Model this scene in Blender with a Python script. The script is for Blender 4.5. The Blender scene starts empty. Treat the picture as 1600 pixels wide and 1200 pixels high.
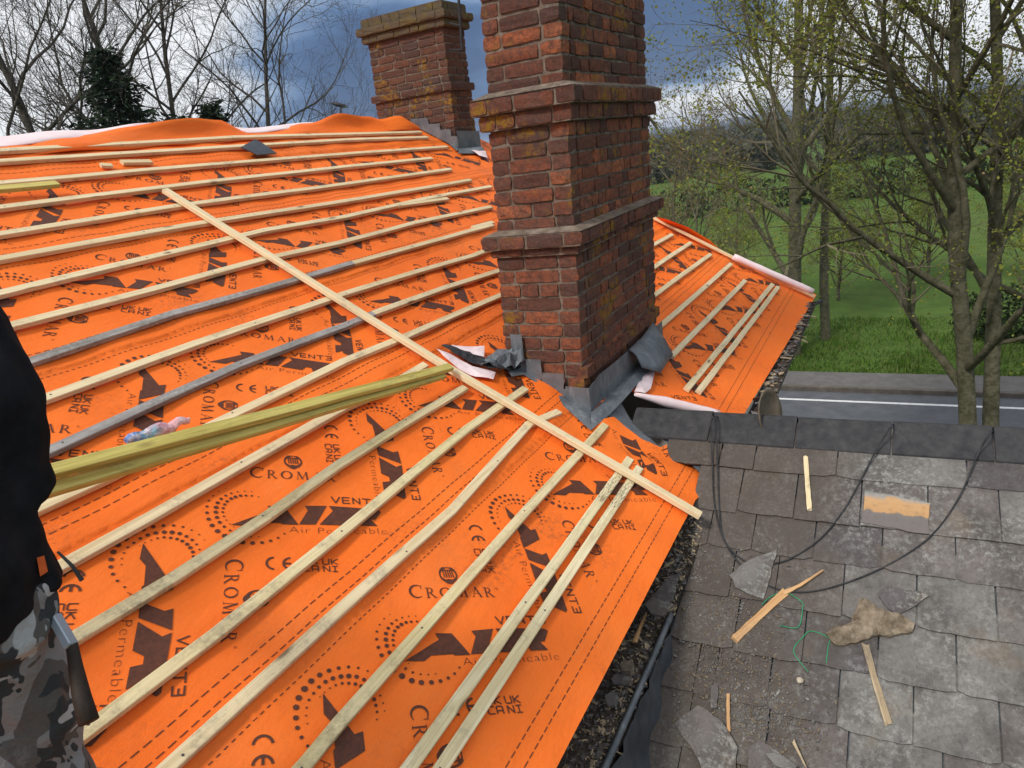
import bpy, bmesh, math, random
from mathutils import Vector, Matrix, noise
from mathutils.geometry import delaunay_2d_cdt, tessellate_polygon
C = bpy.context.scene.collection
rad = math.radians
# ------------------------------------------------------------------ camera
CZ = 7.8                                      # eye height above the road
FPX = 1120.0
RM = Matrix(((0.45267, -0.32989, 0.82841), (-0.88254, -0.03305, 0.46908), (-0.12736, -0.94344, -0.3061)))
CAM = Vector((0, 0, CZ))
cd = bpy.data.cameras.new('camera'); cam = bpy.data.objects.new('camera', cd); C.objects.link(cam)
r_, u_, b_ = RM @ Vector((1, 0, 0)), RM @ Vector((0, -1, 0)), RM @ Vector((0, 0, -1))
b_.normalize(); r_ = (r_ - b_ * r_.dot(b_)).normalized(); u_ = b_.cross(r_)
mw = Matrix.Identity(4)
for i in range(3):
    mw[i][0], mw[i][1], mw[i][2], mw[i][3] = r_[i], u_[i], b_[i], CAM[i]
cam.matrix_world = mw
cd.sensor_width = 36.0; cd.lens = FPX / 1600 * 36; cd.clip_start = 0.05; cd.clip_end = 12000
bpy.context.scene.camera = cam
# ------------------------------------------------------------------ sky, sun, exposure
SUN_EL, SUN_AZ = 48.0, 166.0                  # azimuth measured from +X towards +Y
world = bpy.data.worlds.new('World'); bpy.context.scene.world = world; world.use_nodes = True
def build_world():
    nt = world.node_tree; N = nt.nodes; L = nt.links; N.clear()
    out = N.new('ShaderNodeOutputWorld'); bg = N.new('ShaderNodeBackground'); bg.inputs[1].default_value = 0.1
    sky = N.new('ShaderNodeTexSky'); sky.sky_type = 'NISHITA'; sky.sun_disc = False
    sky.sun_elevation = rad(SUN_EL); sky.sun_rotation = rad(90 - SUN_AZ)
    tc = N.new('ShaderNodeTexCoord'); sep = N.new('ShaderNodeSeparateXYZ'); L.new(tc.outputs['Generated'], sep.inputs[0])
    def m(op, a, b=None, clamp=False):
        n = N.new('ShaderNodeMath'); n.operation = op; n.use_clamp = clamp
        for i, v in enumerate((a, b)):
            if v is None: continue
            if isinstance(v, (int, float)): n.inputs[i].default_value = v
            else: L.new(v, n.inputs[i])
        return n.outputs[0]
    den = m('ADD', m('MAXIMUM', sep.outputs[2], 0.0), 0.085)
    cx = m('DIVIDE', sep.outputs[0], den); cy = m('DIVIDE', sep.outputs[1], den)
    comb = N.new('ShaderNodeCombineXYZ'); L.new(cx, comb.inputs[0]); L.new(cy, comb.inputs[1])
    n1 = N.new('ShaderNodeTexNoise'); n1.inputs['Scale'].default_value = 0.42; n1.inputs['Detail'].default_value = 8
    n1.inputs['Roughness'].default_value = 0.56; n1.inputs['Distortion'].default_value = 0.5; L.new(comb.outputs[0], n1.inputs['Vector'])
    n2 = N.new('ShaderNodeTexNoise'); n2.inputs['Scale'].default_value = 1.5; n2.inputs['Detail'].default_value = 6
    L.new(comb.outputs[0], n2.inputs['Vector'])
    def blob(d, tight):                        # soft cloud mass round one compass direction
        v = N.new('ShaderNodeVectorMath'); v.operation = 'DOT_PRODUCT'; L.new(tc.outputs['Generated'], v.inputs[0])
        v.inputs[1].default_value = Vector(d).normalized()
        return m('POWER', m('MAXIMUM', v.outputs['Value'], 0.0), tight)
    # whiter clouds: high left, low right, over the fields and overhead
    w = m('MULTIPLY', m('SUBTRACT', n1.outputs[0], 0.5), 2.2)
    w = m('ADD', w, m('MULTIPLY', m('SUBTRACT', n2.outputs[0], 0.5), 0.7))
    w = m('ADD', w, m('MULTIPLY', blob((0.56, 0.80, 0.24), 40), 1.5))
    w = m('ADD', w, m('MULTIPLY', blob((0.995, 0.00, 0.055), 120), 1.7))
    w = m('ADD', w, m('MULTIPLY', m('MULTIPLY', blob((0.975, 0.225, 0.005), 130), m('POWER', m('SUBTRACT', 1.0, m('MAXIMUM', sep.outputs[2], 0.0)), 22)), m('ADD', 0.9, m('MULTIPLY', n2.outputs[0], 3.2))))
    w = m('ADD', w, m('MULTIPLY', blob((1.0, -0.12, 0.12), 90), 0.7))
    w = m('SUBTRACT', w, m('MULTIPLY', blob((0.78, 0.60, 0.085), 90), 0.85))
    w = m('SUBTRACT', w, m('MULTIPLY', blob((0.96, 0.25, 0.15), 160), 1.3))
    w = m('ADD', w, m('MULTIPLY', m('POWER', m('MAXIMUM', sep.outputs[2], 0.0), 0.8), 0.9))
    w = m('ADD', w, 0.26)
    cr = N.new('ShaderNodeValToRGB'); L.new(w, cr.inputs[0])
    e = cr.color_ramp.elements
    e[0].position = 0.0; e[0].color = (0.062, 0.115, 0.235, 1)
    e[1].position = 1.0; e[1].color = (0.92, 0.94, 0.97, 1)
    for p, c in ((0.22, (0.10, 0.18, 0.34, 1)), (0.45, (0.25, 0.35, 0.52, 1)), (0.66, (0.56, 0.63, 0.74, 1))):
        x = e.new(p); x.color = c
    mul = N.new('ShaderNodeVectorMath'); mul.operation = 'SCALE'; mul.inputs['Scale'].default_value = 10.0
    L.new(cr.outputs[0], mul.inputs[0])
    mix = N.new('ShaderNodeMix'); mix.data_type = 'RGBA'; mix.inputs[0].default_value = 0.93
    L.new(sky.outputs[0], mix.inputs[6]); L.new(mul.outputs[0], mix.inputs[7])
    L.new(mix.outputs[2], bg.inputs[0]); L.new(bg.outputs[0], out.inputs[0])
build_world()
sd = bpy.data.lights.new('sun', 'SUN'); sd.energy = 2.3; sd.angle = rad(9); sd.color = (1, 0.96, 0.9)
sun = bpy.data.objects.new('sun', sd); C.objects.link(sun)
sdir = Vector((math.cos(rad(SUN_EL)) * math.cos(rad(SUN_AZ)), math.cos(rad(SUN_EL)) * math.sin(rad(SUN_AZ)), math.sin(rad(SUN_EL))))
sun.rotation_euler = sdir.to_track_quat('Z', 'Y').to_euler(); sun.location = (0, 0, 40)
vs = bpy.context.scene.view_settings
vs.view_transform = 'Standard'; vs.look = 'None'; vs.gamma = 1; vs.exposure = 0.12
# ------------------------------------------------------------------ geometry of the place
H = 2.0; PITCH = rad(30)
NM = Vector((0, -math.sin(PITCH), math.cos(PITCH))); SV = Vector((0, math.cos(PITCH), math.sin(PITCH)))
ORG = CAM - NM * H
def ray(u, v): return RM @ Vector(((u - 800) / FPX, (v - 600) / FPX, 1.0))
def rp(x, s, h=0.0): return ORG + Vector((x, 0, 0)) + SV * s + NM * h       # point on the main roof
def roof_xs(u, v, h=0.0):
    r = ray(u, v); P = CAM + r * (-(H - h) / r.dot(NM)); d = P - ORG
    return d.x, d.dot(SV)
def on_roof(u, v, h=0.0): return rp(*roof_xs(u, v, h), h)
def roof_z(y): return CZ - H / math.cos(PITCH) + y * math.tan(PITCH)
ZR, XR = CZ - 1.556, 3.788                    # ridge of the slated wing
PW = rad(30); NW = Vector((-math.sin(PW), 0, math.cos(PW))); SW = Vector((math.cos(PW), 0, math.sin(PW)))
WORG = Vector((XR, 0, ZR))
def wp(y, s, h=0.0): return WORG + SW * s + Vector((0, y, 0)) + NW * h
def on_wing(u, v, h=0.0):
    r = ray(u, v); t = ((WORG + NW * h) - CAM).dot(NW) / r.dot(NW); return CAM + r * t
def wing_ys(u, v, h=0.0):
    P = on_wing(u, v, h); return P.y, (P - WORG).dot(SW)
def on_x(u, v, X): r = ray(u, v); return CAM + r * (X / r.x)
def on_y(u, v, Y): r = ray(u, v); return CAM + r * (Y / r.y)
def on_z(u, v, Z): r = ray(u, v); return CAM + r * ((Z - CZ) / r.z)
def at_d(u, v, d): return CAM + ray(u, v) * d
# ------------------------------------------------------------------ helpers
def tag(o, label=None, cat=None, group=None, kind=None):
    if label: o['label'] = label
    if cat: o['category'] = cat
    if group: o['group'] = group
    if kind: o['kind'] = kind
    return o
def empty(name, loc, label, cat, group=None):
    o = bpy.data.objects.new(name, None); C.objects.link(o); o.location = loc
    return tag(o, label, cat, group)
class MB:
    def __init__(s): s.v = []; s.f = []; s.m = []; s.t = []; s.w = False
    def add(s, vs_, fs_, mi=0, tint=0.5):
        b = len(s.v); s.v.extend([tuple(p) for p in vs_])
        for f in fs_: s.f.append([b + i for i in f]); s.m.append(mi); s.t.append(tint)
    def box(s, c, ax, ay, az, mi=0, tint=0.5):
        c = Vector(c); P = [c + ax * i + ay * j + az * k for k in (-1, 1) for j in (-1, 1) for i in (-1, 1)]
        s.add(P, [(0, 2, 3, 1), (4, 5, 7, 6), (0, 1, 5, 4), (2, 6, 7, 3), (0, 4, 6, 2), (1, 3, 7, 5)], mi, tint)
    def abox(s, x0, x1, y0, y1, z0, z1, mi=0, tint=0.5):
        s.box(((x0 + x1) / 2, (y0 + y1) / 2, (z0 + z1) / 2), Vector(((x1 - x0) / 2, 0, 0)), Vector((0, (y1 - y0) / 2, 0)), Vector((0, 0, (z1 - z0) / 2)), mi, tint)
    def tube(s, pts, rs, n=8, mi=0, tint=0.5, cap=True):
        pts = [Vector(p) for p in pts]
        if isinstance(rs, (int, float)): rs = [rs] * len(pts)
        b = len(s.v); up = None
        for i, p in enumerate(pts):
            d = (pts[min(i + 1, len(pts) - 1)] - pts[max(i - 1, 0)])
            if d.length < 1e-9: d = Vector((0, 0, 1))
            d.normalize()
            if up is None: up = d.orthogonal().normalized()
            up = (up - d * up.dot(d))
            if up.length < 1e-6: up = d.orthogonal()
            up.normalize(); w = d.cross(up)
            for k in range(n):
                a = 2 * math.pi * k / n
                q = p + (up * math.cos(a) + w * math.sin(a)) * rs[i]; s.v.append((q.x, q.y, q.z))
        for i in range(len(pts) - 1):
            for k in range(n):
                k2 = (k + 1) % n
                s.f.append([b + i * n + k, b + i * n + k2, b + (i + 1) * n + k2, b + (i + 1) * n + k]); s.m.append(mi); s.t.append(tint)
        if cap and n > 2:
            s.f.append([b + k for k in range(n)][::-1]); s.m.append(mi); s.t.append(tint)
            s.f.append([b + (len(pts) - 1) * n + k for k in range(n)]); s.m.append(mi); s.t.append(tint)
    def build(s, name, mats, parent=None, smooth=False, origin=None):
        me = bpy.data.meshes.new(name)
        if origin is None and parent is not None and parent.type == 'EMPTY': origin = parent.location.copy()
        o0 = Vector(origin) if origin is not None else Vector((0, 0, 0))
        vv = s.v if origin is None else [(x - o0.x, y - o0.y, z - o0.z) for x, y, z in s.v]
        me.from_pydata(vv, [], s.f)
        if not isinstance(mats, (list, tuple)): mats = [mats]
        for m in mats: me.materials.append(m)
        me.polygons.foreach_set('material_index', s.m)
        if len(set(s.t)) > 1:
            a = me.attributes.new('tint', 'FLOAT', 'FACE'); a.data.foreach_set('value', s.t)
        if s.w:
            bw = bmesh.new(); bw.from_mesh(me); bmesh.ops.remove_doubles(bw, verts=bw.verts, dist=0.0012); bmesh.ops.recalc_face_normals(bw, faces=bw.faces); bw.to_mesh(me); bw.free()
        if smooth: me.polygons.foreach_set('use_smooth', [True] * len(me.polygons))
        me.update()
        o = bpy.data.objects.new(name, me); C.objects.link(o); o.location = o0
        if parent is not None:
            o.parent = parent
            o.location = o0 - wloc(parent)
        return o
def wloc(o):
    v = Vector(o.location)
    while o.parent is not None: o = o.parent; v = v + Vector(o.location)
    return v
def fbm(p, sc=1.0, oct=3): return noise.fractal(Vector(p) * sc, 1.0, 2.0, oct)
# ------------------------------------------------------------------ materials
class NT:
    def __init__(s, name, rough=0.8, spec=0.3):
        s.mat = bpy.data.materials.new(name); s.mat.use_nodes = True; s.nt = s.mat.node_tree; s.N = s.nt.nodes; s.L = s.nt.links
        s.bs = s.N['Principled BSDF']; s.bs.inputs['Roughness'].default_value = rough; s.bs.inputs['Specular IOR Level'].default_value = spec
        s.tc = s.N.new('ShaderNodeTexCoord').outputs['Object']
    def map(s, scale=(1, 1, 1), loc=None, src=None):
        n = s.N.new('ShaderNodeMapping'); n.inputs['Scale'].default_value = scale; s.L.new(src or s.tc, n.inputs['Vector'])
        if loc is not None: s.L.new(loc, n.inputs['Location'])
        return n.outputs[0]
    def noise(s, scale, detail=4, rough=0.55, vec=None, dist=0.0):
        n = s.N.new('ShaderNodeTexNoise'); n.inputs['Scale'].default_value = scale; n.inputs['Detail'].default_value = detail
        n.inputs['Roughness'].default_value = rough; n.inputs['Distortion'].default_value = dist
        s.L.new(vec or s.tc, n.inputs['Vector']); return n.outputs[0]
    def voro(s, scale, vec=None, feat='F1', out='Distance', rnd=1.0):
        n = s.N.new('ShaderNodeTexVoronoi'); n.feature = feat; n.inputs['Scale'].default_value = scale; n.inputs['Randomness'].default_value = rnd
        s.L.new(vec or s.tc, n.inputs['Vector']); return n.outputs[out]
    def ramp(s, fac, stops, interp='LINEAR'):
        n = s.N.new('ShaderNodeValToRGB'); n.color_ramp.interpolation = interp; e = n.color_ramp.elements
        while len(e) < len(stops): e.new(0.5)
        for i, (p, c) in enumerate(stops):
            e[i].position = p; e[i].color = (c[0], c[1], c[2], 1) if not isinstance(c, (int, float)) else (c, c, c, 1)
        s.L.new(fac, n.inputs[0]); return n.outputs[0]
    def mix(s, fac, a, b, mode='MIX'):
        n = s.N.new('ShaderNodeMix'); n.data_type = 'RGBA'; n.blend_type = mode
        for i, v in ((0, fac), (6, a), (7, b)):
            if isinstance(v, (int, float)): n.inputs[i].default_value = v
            elif isinstance(v, tuple): n.inputs[i].default_value = (*v, 1)
            else: s.L.new(v, n.inputs[i])
        return n.outputs[2]
    def math(s, op, a, b=None, clamp=False):
        n = s.N.new('ShaderNodeMath'); n.operation = op; n.use_clamp = clamp
        for i, v in enumerate((a, b)):
            if v is None: continue
            if isinstance(v, (int, float)): n.inputs[i].default_value = v
            else: s.L.new(v, n.inputs[i])
        return n.outputs[0]
    def attr(s, name='tint'):
        n = s.N.new('ShaderNodeAttribute'); n.attribute_name = name; return n.outputs['Fac']
    def rnd(s): return s.N.new('ShaderNodeObjectInfo').outputs['Random']
    def color(s, c):
        if isinstance(c, tuple): s.bs.inputs['Base Color'].default_value = (*c, 1)
        else: s.L.new(c, s.bs.inputs['Base Color'])
        return s
    def bump(s, h, strength=0.3, dist=0.01):
        n = s.N.new('ShaderNodeBump'); n.inputs['Strength'].default_value = strength; n.inputs['Distance'].default_value = dist
        s.L.new(h, n.inputs['Height']); s.L.new(n.outputs[0], s.bs.inputs['Normal']); return s
    def rough(s, v):
        s.L.new(v, s.bs.inputs['Roughness']); return s
MT = {}
def M_membrane():
    t = NT('orange_membrane', 0.62, 0.25)
    big = t.noise(1.6, 4); fine = t.noise(420, 2); mid = t.noise(14, 5, 0.65)
    c = t.ramp(big, [(0.3, (0.92, 0.162, 0.014)), (0.7, (0.95, 0.195, 0.022))])
    c = t.mix(t.ramp(mid, [(0.58, 0), (0.8, 0.35)]), c, (0.68, 0.11, 0.015))
    dirt = t.math('MULTIPLY', t.ramp(t.noise(2.3, 2), [(0.54, 0), (0.70, 1)]), t.ramp(t.noise(45, 6, 0.75), [(0.48, 0), (0.66, 0.6)]))
    c = t.mix(dirt, c, (0.22, 0.07, 0.03))
    c = t.mix(t.ramp(t.noise(0.9, 7, 0.75, t.map((1, 1, 1))), [(0.52, 0), (0.72, 0.28)]), c, (0.80, 0.24, 0.07))
    c = t.mix(t.ramp(t.noise(5, 8, 0.8, t.map((1, 4, 1))), [(0.60, 0), (0.75, 0.30)]), c, (0.85, 0.33, 0.13))
    t.color(c); t.bump(t.math('ADD', fine, t.math('MULTIPLY', t.noise(6, 6, .6, t.map((1.0, 2.2, 2.2))), 6.0)), 0.45, 0.005)
    return t.mat
def M_print():
    t = NT('brown_print', 0.6); t.color(t.ramp(t.noise(60, 5, 0.7), [(0.35, (0.070, 0.024, 0.014)), (0.75, (0.14, 0.042, 0.020))])); return t.mat
def M_pink():
    t = NT('pink_underside', 0.6); t.color(t.ramp(t.noise(6, 4), [(0.3, (0.80, 0.60, 0.60)), (0.7, (0.88, 0.74, 0.74))])); t.bump(t.noise(30, 4), 0.15, 0.004); return t.mat
def M_wood(name, a, b, dark, knots=True, stain=0.0, green=False):
    t = NT(name, 0.72, 0.25)
    cmb = t.N.new('ShaderNodeCombineXYZ'); r = t.rnd()
    for i in range(3): t.L.new(t.math('MULTIPLY', r, (37.0, 11.0, 5.0)[i]), cmb.inputs[i])
    v = t.map((1.0, 1.0, 1.0), cmb.outputs[0])
    vs1 = t.map((0.7, 12, 12), None, v); vs2 = t.map((3, 120, 120), None, v)
    g = t.noise(1.0, 5, 0.6, vs1, 1.2); fine = t.noise(1.0, 3, 0.6, vs2)
    c = t.ramp(g, [(0.28, a), (0.5, b), (0.62, a), (0.75, b)])
    c = t.mix(t.ramp(fine, [(0.45, 0), (0.75, 0.6)]), c, dark)
    c = t.mix(t.math('MULTIPLY', r, 0.30), c, t.mix(0.5, c, (0.50, 0.37, 0.22)))
    if knots:
        kv = t.map((3.2, 11, 11), None, v); k = t.voro(1.0, kv); kk = t.math('MULTIPLY', t.ramp(k, [(0.06, 0.8), (0.10, 0.45), (0.16, 0)]), t.ramp(t.noise(2.2, 1, .5, v), [(.44, 0), (.47, 1)]))
        c = t.mix(kk, c, (0.15, 0.085, 0.04))
    st = t.ramp(t.noise(5.0, 8, 0.8, v), [(0.52 - stain, 0), (0.68 - stain, 0.6)])
    c = t.mix(t.math('MULTIPLY', st, t.ramp(t.noise(55, 4, 0.7, v), [(0.35, 0), (0.6, 1)])), c, (0.14, 0.125, 0.10))
    if green: c = t.mix(t.ramp(t.noise(1.3, 3, 0.5, v), [(0.45, 0), (0.75, 0.25)]), c, (0.50, 0.46, 0.12))
    t.color(c); t.bump(t.math('ADD', g, fine), 0.35, 0.003); return t.mat
def M_blot():
    m = M_wood('blotched_batten_wood', (0.70, 0.58, 0.32), (0.86, 0.75, 0.48), (0.42, 0.31, 0.15), stain=0.0); N = m.node_tree.nodes; L = m.node_tree.links
    bs = N['Principled BSDF']; src = bs.inputs['Base Color'].links[0].from_socket; tc = N.new('ShaderNodeTexCoord'); mp = N.new('ShaderNodeMapping'); mp.inputs['Scale'].default_value = (1, 6, 6); L.new(tc.outputs['Object'], mp.inputs[0])
    a = N.new('ShaderNodeTexNoise'); a.inputs['Scale'].default_value = 1.6; L.new(tc.outputs['Object'], a.inputs['Vector']); b = N.new('ShaderNodeTexNoise'); b.inputs['Scale'].default_value = 28; b.inputs['Detail'].default_value = 8; b.inputs['Roughness'].default_value = .8; L.new(mp.outputs[0], b.inputs['Vector'])
    r1 = N.new('ShaderNodeValToRGB'); r1.color_ramp.elements[0].position = .52; r1.color_ramp.elements[1].position = .60; L.new(a.outputs[0], r1.inputs[0]); r2 = N.new('ShaderNodeValToRGB'); r2.color_ramp.elements[0].position = .50; r2.color_ramp.elements[1].position = .60; L.new(b.outputs[0], r2.inputs[0])
    mu = N.new('ShaderNodeMath'); mu.operation = 'MULTIPLY'; L.new(r1.outputs[0], mu.inputs[0]); L.new(r2.outputs[0], mu.inputs[1]); mx = N.new('ShaderNodeMix'); mx.data_type = 'RGBA'; L.new(mu.outputs[0], mx.inputs[0]); L.new(src, mx.inputs[6]); mx.inputs[7].default_value = (.06, .05, .04, 1); L.new(mx.outputs[2], bs.inputs['Base Color']); return m
def M_brick():
    t = NT('brick_and_lichen', 0.9, 0.15)
    a = t.attr()
    c = t.ramp(a, [(0.0, (0.11, 0.052, 0.040)), (0.25, (0.23, 0.082, 0.050)), (0.55, (0.33, 0.105, 0.052)), (0.85, (0.48, 0.145, 0.060)), (1.0, (0.60, 0.20, 0.08))])
    c = t.mix(t.ramp(t.noise(28, 6, 0.75), [(0.40, 0), (0.60, 0.75)]), c, (0.095, 0.055, 0.045))
    c = t.mix(t.ramp(t.noise(85, 8, 0.85), [(0.50, 0), (0.60, 0.55)]), c, (0.055, 0.034, 0.030))
    c = t.mix(t.ramp(t.noise(4, 5, 0.6), [(0.42, 0), (0.68, 0.5)]), c, (0.10, 0.078, 0.068))
    c = t.mix(t.ramp(t.noise(70, 3, 0.7), [(0.55, 0), (0.75, 0.3)]), c, (0.55, 0.20, 0.09))
    c = t.mix(t.ramp(t.noise(110, 4, 0.6), [(0.68, 0), (0.76, 0.7)]), c, (0.50, 0.46, 0.42))
    li = t.math('MULTIPLY', t.ramp(t.noise(3.4, 3), [(0.55, 0), (0.62, 1)]), t.ramp(t.noise(24, 5, 0.7), [(0.46, 0), (0.56, 0.85)]))
    c = t.mix(li, c, (0.30, 0.165, 0.018))
    t.color(c); t.bump(t.noise(48, 8, 0.8), 1.0, 0.012); return t.mat
def M_brick2():
    m = M_brick(); m.name = 'dark_brick_and_lichen'
    for n in m.node_tree.nodes:
        if n.type == 'VALTORGB' and len(n.color_ramp.elements) == 5:
            for e in n.color_ramp.elements: e.color = (e.color[0] * 0.62, e.color[1] * 0.78, e.color[2] * 0.85, 1)
    return m
def M_lichen():
    t = NT('lichened_stone', 0.95, 0.1)
    c = t.ramp(t.noise(9, 6, 0.7), [(0.3, (0.13, 0.10, 0.075)), (0.48, (0.12, 0.09, 0.06)), (0.64, (0.15, 0.11, 0.042)), (0.76, (0.12, 0.105, 0.085))])
    t.color(c); t.bump(t.noise(45, 6, 0.7), 0.9, 0.008); return t.mat
def M_mortar():
    t = NT('lime_mortar', 0.95, 0.1)
    c = t.ramp(t.noise(20, 6, 0.7), [(0.3, (0.09, 0.068, 0.052)), (0.5, (0.20, 0.155, 0.12)), (0.75, (0.33, 0.28, 0.22))])
    c = t.mix(t.ramp(t.noise(5, 4), [(0.55, 0), (0.7, 0.5)]), c, (0.11, 0.07, 0.045))
    t.color(c); t.bump(t.noise(90, 5, 0.7), 0.9, 0.006); return t.mat
def M_slate(name='old_slate', warm=0.0, dark=1.0):
    t = NT(name, 0.7, 0.35)
    a = t.attr()
    c = t.ramp(a, [(0.0, (0.085 * dark, 0.074 * dark, 0.074 * dark)), (0.3, (0.125 * dark, 0.104 * dark, 0.096 * dark)), (0.7, (0.148 * dark, 0.130 * dark, 0.120 * dark)), (1.0, (0.175 * dark, 0.165 * dark, 0.152 * dark))])
    big = t.noise(5, 7, 0.7); c = t.mix(t.ramp(big, [(0.42, 0), (0.62, 0.65)]), c, (0.055 * dark, 0.047 * dark, 0.042 * dark))
    c = t.mix(t.math('MULTIPLY', t.ramp(t.noise(34, 9, 0.8), [(0.48, 0), (0.62, 0.75)]), t.ramp(t.noise(3.5, 4), [(0.38, 0.1), (0.62, 1)])), c, (0.36 * dark, 0.36 * dark, 0.33 * dark))
    c = t.mix(t.ramp(t.noise(60, 8, 0.8), [(0.5, 0), (0.66, 0.5)]), c, (0.04, 0.033, 0.03))
    c = t.mix(t.ramp(t.noise(3.2, 5, 0.6, t.map((1, 1, 1))), [(0.58, 0), (0.7, 0.4)]), c, (0.17, 0.12, 0.07))
    c = t.mix(t.ramp(t.noise(130, 3, 0.7), [(0.66, 0), (0.74, 0.6)]), c, (0.46, 0.46, 0.43))
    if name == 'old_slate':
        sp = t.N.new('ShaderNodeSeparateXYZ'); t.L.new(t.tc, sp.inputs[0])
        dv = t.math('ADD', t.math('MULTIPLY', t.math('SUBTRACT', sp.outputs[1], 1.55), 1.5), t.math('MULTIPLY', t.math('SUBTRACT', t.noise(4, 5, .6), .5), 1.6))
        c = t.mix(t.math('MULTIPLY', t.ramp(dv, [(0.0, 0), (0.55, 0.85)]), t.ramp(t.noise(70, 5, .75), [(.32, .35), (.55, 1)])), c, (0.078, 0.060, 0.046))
    t.color(c); t.bump(t.math('ADD', t.noise(24, 8, 0.7), t.math('MULTIPLY', big, 1.5)), 0.5, 0.008)
    t.rough(t.ramp(big, [(0.3, 0.55), (0.7, 0.85)])); return t.mat
def M_simple(name, a, b, sc=20, rough=0.8, spec=0.3, bump=0.3, bd=0.004, metal=0.0):
    t = NT(name, rough, spec); t.color(t.ramp(t.noise(sc, 6, 0.65), [(0.35, a), (0.7, b)])); t.bump(t.noise(sc * 2.5, 5, 0.65), bump, bd)
    t.bs.inputs['Metallic'].default_value = metal; return t.mat
MT['mem'] = M_membrane(); MT['print'] = M_print(); MT['pink'] = M_pink()
MT['wood'] = M_wood('pale_batten_wood', (0.70, 0.54, 0.30), (0.84, 0.69, 0.43), (0.46, 0.32, 0.16))
MT['woodg'] = M_wood('greenish_batten_wood', (0.66, 0.52, 0.27), (0.82, 0.68, 0.40), (0.40, 0.29, 0.14), stain=0.05, green=True)
MT['treated'] = M_wood('yellow_treated_wood', (0.44, 0.35, 0.07), (0.66, 0.55, 0.16), (0.26, 0.17, 0.03))
MT['fresh'] = M_wood('clean_planed_wood', (0.78, 0.60, 0.33), (0.86, 0.71, 0.45), (0.55, 0.38, 0.18), knots=False)
MT['greywood'] = M_wood('weathered_grey_wood', (0.26, 0.245, 0.235), (0.43, 0.41, 0.40), (0.13, 0.12, 0.12), stain=0.1)
MT['dirtstraw'] = M_simple('dirty_straw', (.10, .075, .05), (.26, .20, .13), 60, .9)
MT['stick'] = M_wood('split_orange_wood', (0.52, 0.27, 0.11), (0.66, 0.39, 0.18), (0.32, 0.15, 0.06), knots=False)
MT['oldstick'] = M_wood('old_split_wood', (0.34, 0.25, 0.15), (0.50, 0.39, 0.25), (0.16, 0.11, 0.07), stain=0.08)
MT['blot'] = M_blot(); MT['nail'] = M_simple('nail_steel', (.03, .03, .03), (.09, .085, .08), 50, .5)
MT['brick'] = M_brick(); MT['brick2'] = M_brick2(); MT['lichen'] = M_lichen(); MT['mortar'] = M_mortar()
MT['slate'] = M_slate(); MT['slate2'] = M_slate('blue_grey_slate', dark=1.05)
MT['ridge'] = M_simple('ridge_tile_clay', (0.028, 0.028, 0.031), (0.062, 0.060, 0.060), 18, 0.75)
MT['lead'] = M_simple('weathered_lead', (0.105, 0.12, 0.135), (0.24, 0.26, 0.275), 5, 0.5, 0.5, 0.35, 0.01, 0.35)
def M_lead():
    t = NT('weathered_lead', 0.5, 0.5); t.bs.inputs['Metallic'].default_value = 0.2
    c = t.ramp(t.noise(6, 6, .65), [(.3, (.085, .098, .112)), (.55, (.15, .165, .18)), (.75, (.22, .235, .245))])
    c = t.mix(t.ramp(t.noise(5, 7, .75, t.map((3, 3, .8))), [(.54, 0), (.72, .55)]), c, (.42, .44, .45)); c = t.mix(t.ramp(t.noise(30, 5, .7), [(.6, 0), (.75, .4)]), c, (.07, .065, .06))
    t.color(c); t.bump(t.noise(9, 6, .65), .45, .015); t.rough(t.ramp(t.noise(8, 4), [(.3, .38), (.7, .7)])); return t.mat
MT['lead'] = M_lead()
MT['darklead'] = M_simple('dark_lead', (0.045, 0.052, 0.06), (0.12, 0.13, 0.145), 7, 0.5, 0.5, 0.4, 0.01, 0.3)
MT['black'] = M_simple('black_rubber', (0.016, 0.017, 0.019), (0.05, 0.05, 0.052), 20, 0.55)
MT['plastic'] = M_simple('black_gutter_plastic', (0.012, 0.012, 0.014), (0.035, 0.035, 0.04), 9, 0.45, 0.4)
MT['dirt'] = M_simple('damp_debris', (0.04, 0.031, 0.024), (0.14, 0.11, 0.085), 30, 0.95, 0.1, 1.0, 0.02)
MT['render'] = M_simple('cream_render', (0.55, 0.50, 0.42), (0.64, 0.60, 0.52), 4, 0.9)
MT['bark'] = M_simple('grey_green_bark', (0.07, 0.068, 0.035), (0.19, 0.17, 0.115), 9, 0.95, 0.1, 0.9, 0.03)
MT['bark2'] = M_simple('dark_bark', (0.06, 0.054, 0.044), (0.165, 0.145, 0.12), 9, 0.95, 0.1, 0.9, 0.03)
MT['twig'] = M_simple('brown_twigs', (0.12, 0.10, 0.065), (0.24, 0.205, 0.14), 3, 0.9, 0.1)
def M_leaf(name, stops, trans=0.35):
    t = NT(name, 0.7, 0.2); c = t.ramp(t.attr(), stops); t.color(c)
    t.bs.inputs['Transmission Weight'].default_value = 0.0
    tr = t.N.new('ShaderNodeBsdfTranslucent'); t.L.new(c, tr.inputs[0]); mx = t.N.new('ShaderNodeMixShader'); mx.inputs[0].default_value = trans
    t.L.new(t.bs.outputs[0], mx.inputs[1]); t.L.new(tr.outputs[0], mx.inputs[2]); t.L.new(mx.outputs[0], t.N['Material Output'].inputs[0]); return t.mat
MT['leaf'] = M_leaf('spring_leaves', [(0, (0.12, 0.145, 0.020)), (0.5, (0.22, 0.25, 0.035)), (0.9, (0.33, 0.33, 0.07)), (1, (0.36, 0.26, 0.12))])
MT['leafo'] = M_leaf('orange_brown_leaves', [(0, (0.10, 0.11, 0.02)), (0.5, (0.18, 0.15, 0.04)), (0.8, (0.26, 0.14, 0.05)), (1, (0.36, 0.16, 0.06))])
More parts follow.
